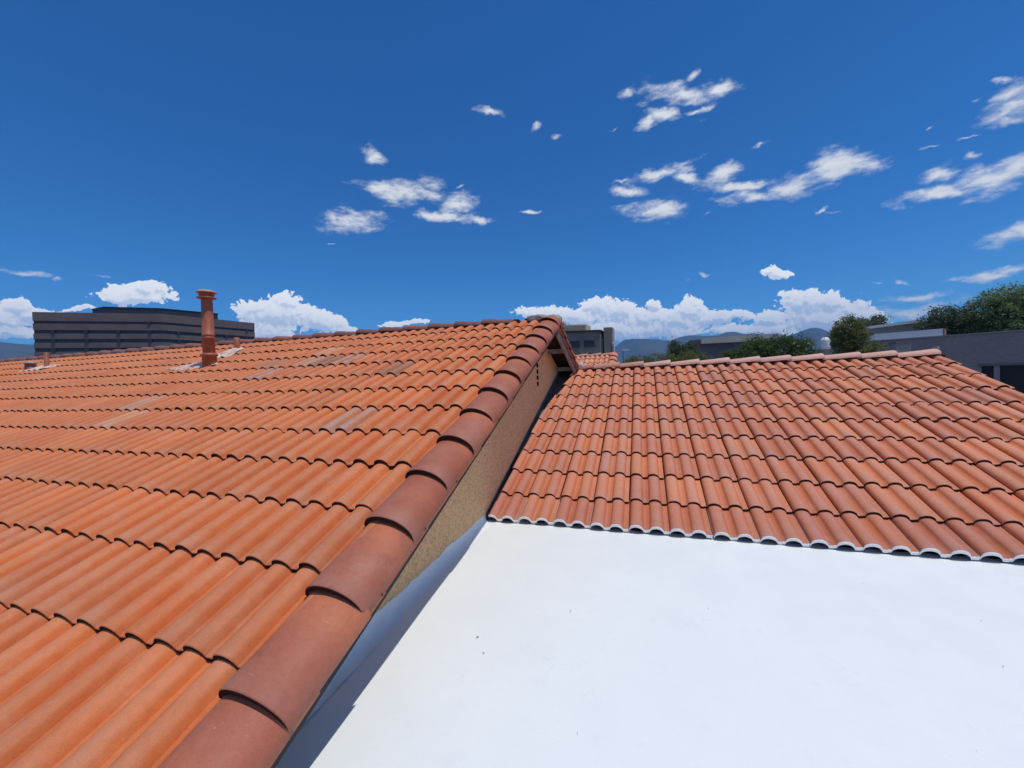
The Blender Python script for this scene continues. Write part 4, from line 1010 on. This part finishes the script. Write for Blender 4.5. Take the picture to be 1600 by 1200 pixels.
tree('far_tree', 'low bushy tree in front of the blue mountains, left of the beige building', 'tree', (2.7, 35.0, ZC+1.4), (1.1, 1.0, 1.1),
     [((-.25, 0, .5), (.40, .5, .70)), ((.7, 0, .30), (.75, .7, .55)), ((.2, 0, -.2), (1.1, .9, .8)), ((1.0, 0, -.3), (.7, .7, .7))], 420, 0.14, M_L2, 23, per=22, cl=0.26)
tree('hedge', 'long low olive hedge above the pale ridge caps, left of the low bushy tree', 'hedge', (1.3, 33.0, ZC+0.7), (2.8, 1.0, 0.8),
     [((-1.7, 0, -.05), (1.4, .8, .72)), ((.2, 0, 0.05), (1.5, .8, .75)), ((2.2, 0, .0), (1.3, .8, .8))], 620, 0.12, M_L4, 24, per=20, cl=0.22, trunk=.06)
tree('small_far_tree', 'small dark tree peeping out behind the round topped tree', 'tree', (19.8, 45.0, ZC+2.9), (0.9, 0.8, 1.2), None, 170, 0.18, M_L2, 25, per=18, cl=0.28)
tree('dark_shrub', 'dark airy tree just left of the biggest bright green tree', 'tree', (19.65, 35.3, ZC+2.55), (1.45, 1.3, 1.45),
     [((-.8, 0, -.15), (.8, .9, .8)), ((-.15, 0, .5), (.8, .9, .9)), ((.65, 0, .3), (.75, .9, 1.0)), ((0, 0, -1.0), (1.6, 1.0, 1.1))], 560, 0.15, M_L2, 26, per=20, cl=0.32)
tree('big_tree', 'biggest bright green tree at the far right above the brick wall', 'tree', (23.05, 34.8, ZC+2.75), (2.75, 2.0, 2.2),
     [((-1.4, 0, .35), (1.1, 1.1, 1.35)), ((-.2, .1, .9), (1.15, 1.1, 1.25)), ((1.1, 0, .72), (1.2, 1.1, 1.25)), ((2.5, 0, .45), (1.3, 1.1, 1.4)), ((.4, 0, -.9), (2.9, 1.6, 1.6))], 1350, 0.16, M_L3, 27, per=26, cl=0.37, trunk=.14)
tree('creeper_bush', 'small leafy bush directly left of the pale block chimney', 'bush', (6.85, 15.6, ZC+0.32), (0.42, 0.35, 0.42),
     [((-.1, 0, -.05), (.30, .3, .34)), ((.15, 0, .08), (.26, .3, .34)), ((.0, 0, -.5), (.4, .3, .5))], 240, 0.06, M_L4, 28, per=18, cl=0.10, trunk=.03)
tree('far_treetop', 'dark treetop showing above the raised white roof edge', 'tree', (22.1, 50.0, ZC+4.2), (1.3, 0.8, 0.9), [((-.9, 0, 0), (.6, .6, .5)), ((.4, 0, .15), (.8, .6, .6))], 160, 0.2, M_L2, 29, per=16, cl=0.32)

# slim masts among the far trees
for i, (px_x, yy, h_) in enumerate(((-1.85, 42.0, 2.35), (-0.9, 44.0, 1.75), (0.2, 46.0, 1.95))):
    mb = MB(); mb.tube((px_x, yy, 0), (px_x, yy, ZC+h_), 0.05, 0.03, 6)
    lab = ('thin lamp post with white head between the small tiled roof and the mountains', 'thin bare pole, middle one of three above the hedge', 'thin bare pole nearest the low bushy tree')[i]
    t = thing('street_lamp' if i == 0 else 'pole', lab, 'street lamp' if i == 0 else 'pole', (px_x, yy, 0), 'slim poles before the mountains')
    link('post', mb.mesh('post', [M_PENT]), t)
    if i == 0:
        mb = MB(); mb.box(px_x-.05, px_x+.55, yy-.1, yy+.1, ZC+h_-.02, ZC+h_+.08); link('lamp_head', mb.mesh('lamp_head', [M_WPAINT]), t)

# ------------------------------------------------------------------ mountains
from mathutils import noise as mnoise
def mountains(name, pts, D0, mat, depth=900, seed=0):
    """a ridge whose skyline runs through (azimuth deg, elevation deg) points at about D0 metres, with real slopes and gullies"""
    nA = 260; nR = 26; v = []; az0, az1 = pts[0][0], pts[-1][0]
    def sky_(a):
        for (a0, e0), (a1, e1) in zip(pts, pts[1:]):
            if a0 <= a <= a1:
                t = (a-a0)/(a1-a0); t = t*t*(3-2*t); return e0+(e1-e0)*t
        return pts[-1][1]
    for i in range(nA+1):
        a = az0+(az1-az0)*i/nA; hmax = D0*tan(radians(sky_(a)))
        for j in range(nR+1):
            r = D0-depth*1.4+depth*2.4*j/nR; u = (r-D0)/depth
            k = max(0.0, 1-abs(u)/(1.4 if u < 0 else 1.0))
            x = r*sin(radians(a)); y = r*cos(radians(a))
            n_ = mnoise.fractal(Vector((x/420+seed, y/420, 0)), 0.9, 2.0, 5)
            h = ZC+hmax*(k**0.85)*(1+0.42*n_*(1-k)**0.6+0.05*n_)
            v.append((x, y, max(-2, h) if k > 0 else -3))
    n = nR+1
    f = [(i*n+j, (i+1)*n+j, (i+1)*n+j+1, i*n+j+1) for i in range(nA) for j in range(nR)]
    return link(name, new_mesh(name, v, f, [mat], True), kind='structure')
M_MTN = plain('scrub_mountain', (0.085, 0.095, 0.085), 0.95, 0.1, 0.3, 0.006, col2=(0.050, 0.068, 0.065))
mountains('mountains', [(-14, 1.5), (-7, 2.2), (-4.2, 3.6), (-1.2, 4.75), (1.5, 4.7), (3.6, 4.35), (6, 4.75), (9, 4.6), (10.5, 4.75), (12.5, 4.2), (16, 3.6), (19, 4.3), (21, 3.6), (25, 3.0), (34, 3.4), (48, 2.0)], 3600, M_MTN)
mountains('mountains', [(-110, 4.0), (-96, 6.0), (-84, 5.2), (-74, 5.1), (-70, 4.75), (-66, 4.5), (-60, 4.1), (-50, 3.2), (-38, 2.0), (-24, 1.0)], 3300, M_MTN, seed=9)

# ------------------------------------------------------------------ air
hz = MB(); hz.box(-5100, 5100, -2500, 5100, -4, 420)
mh = bpy.data.materials.new('pale_air'); mh.use_nodes = True; mh.node_tree.nodes.clear()
pv = mh.node_tree.nodes.new('ShaderNodeVolumePrincipled'); ou = mh.node_tree.nodes.new('ShaderNodeOutputMaterial')
pv.inputs['Color'].default_value = (0.20, 0.50, 1.0, 1); pv.inputs['Density'].default_value = 1.7e-4; pv.inputs['Anisotropy'].default_value = 0.0
mh.node_tree.links.new(pv.outputs[0], ou.inputs['Volume'])
haze = link('haze', hz.mesh('haze', [mh]), kind='stuff')
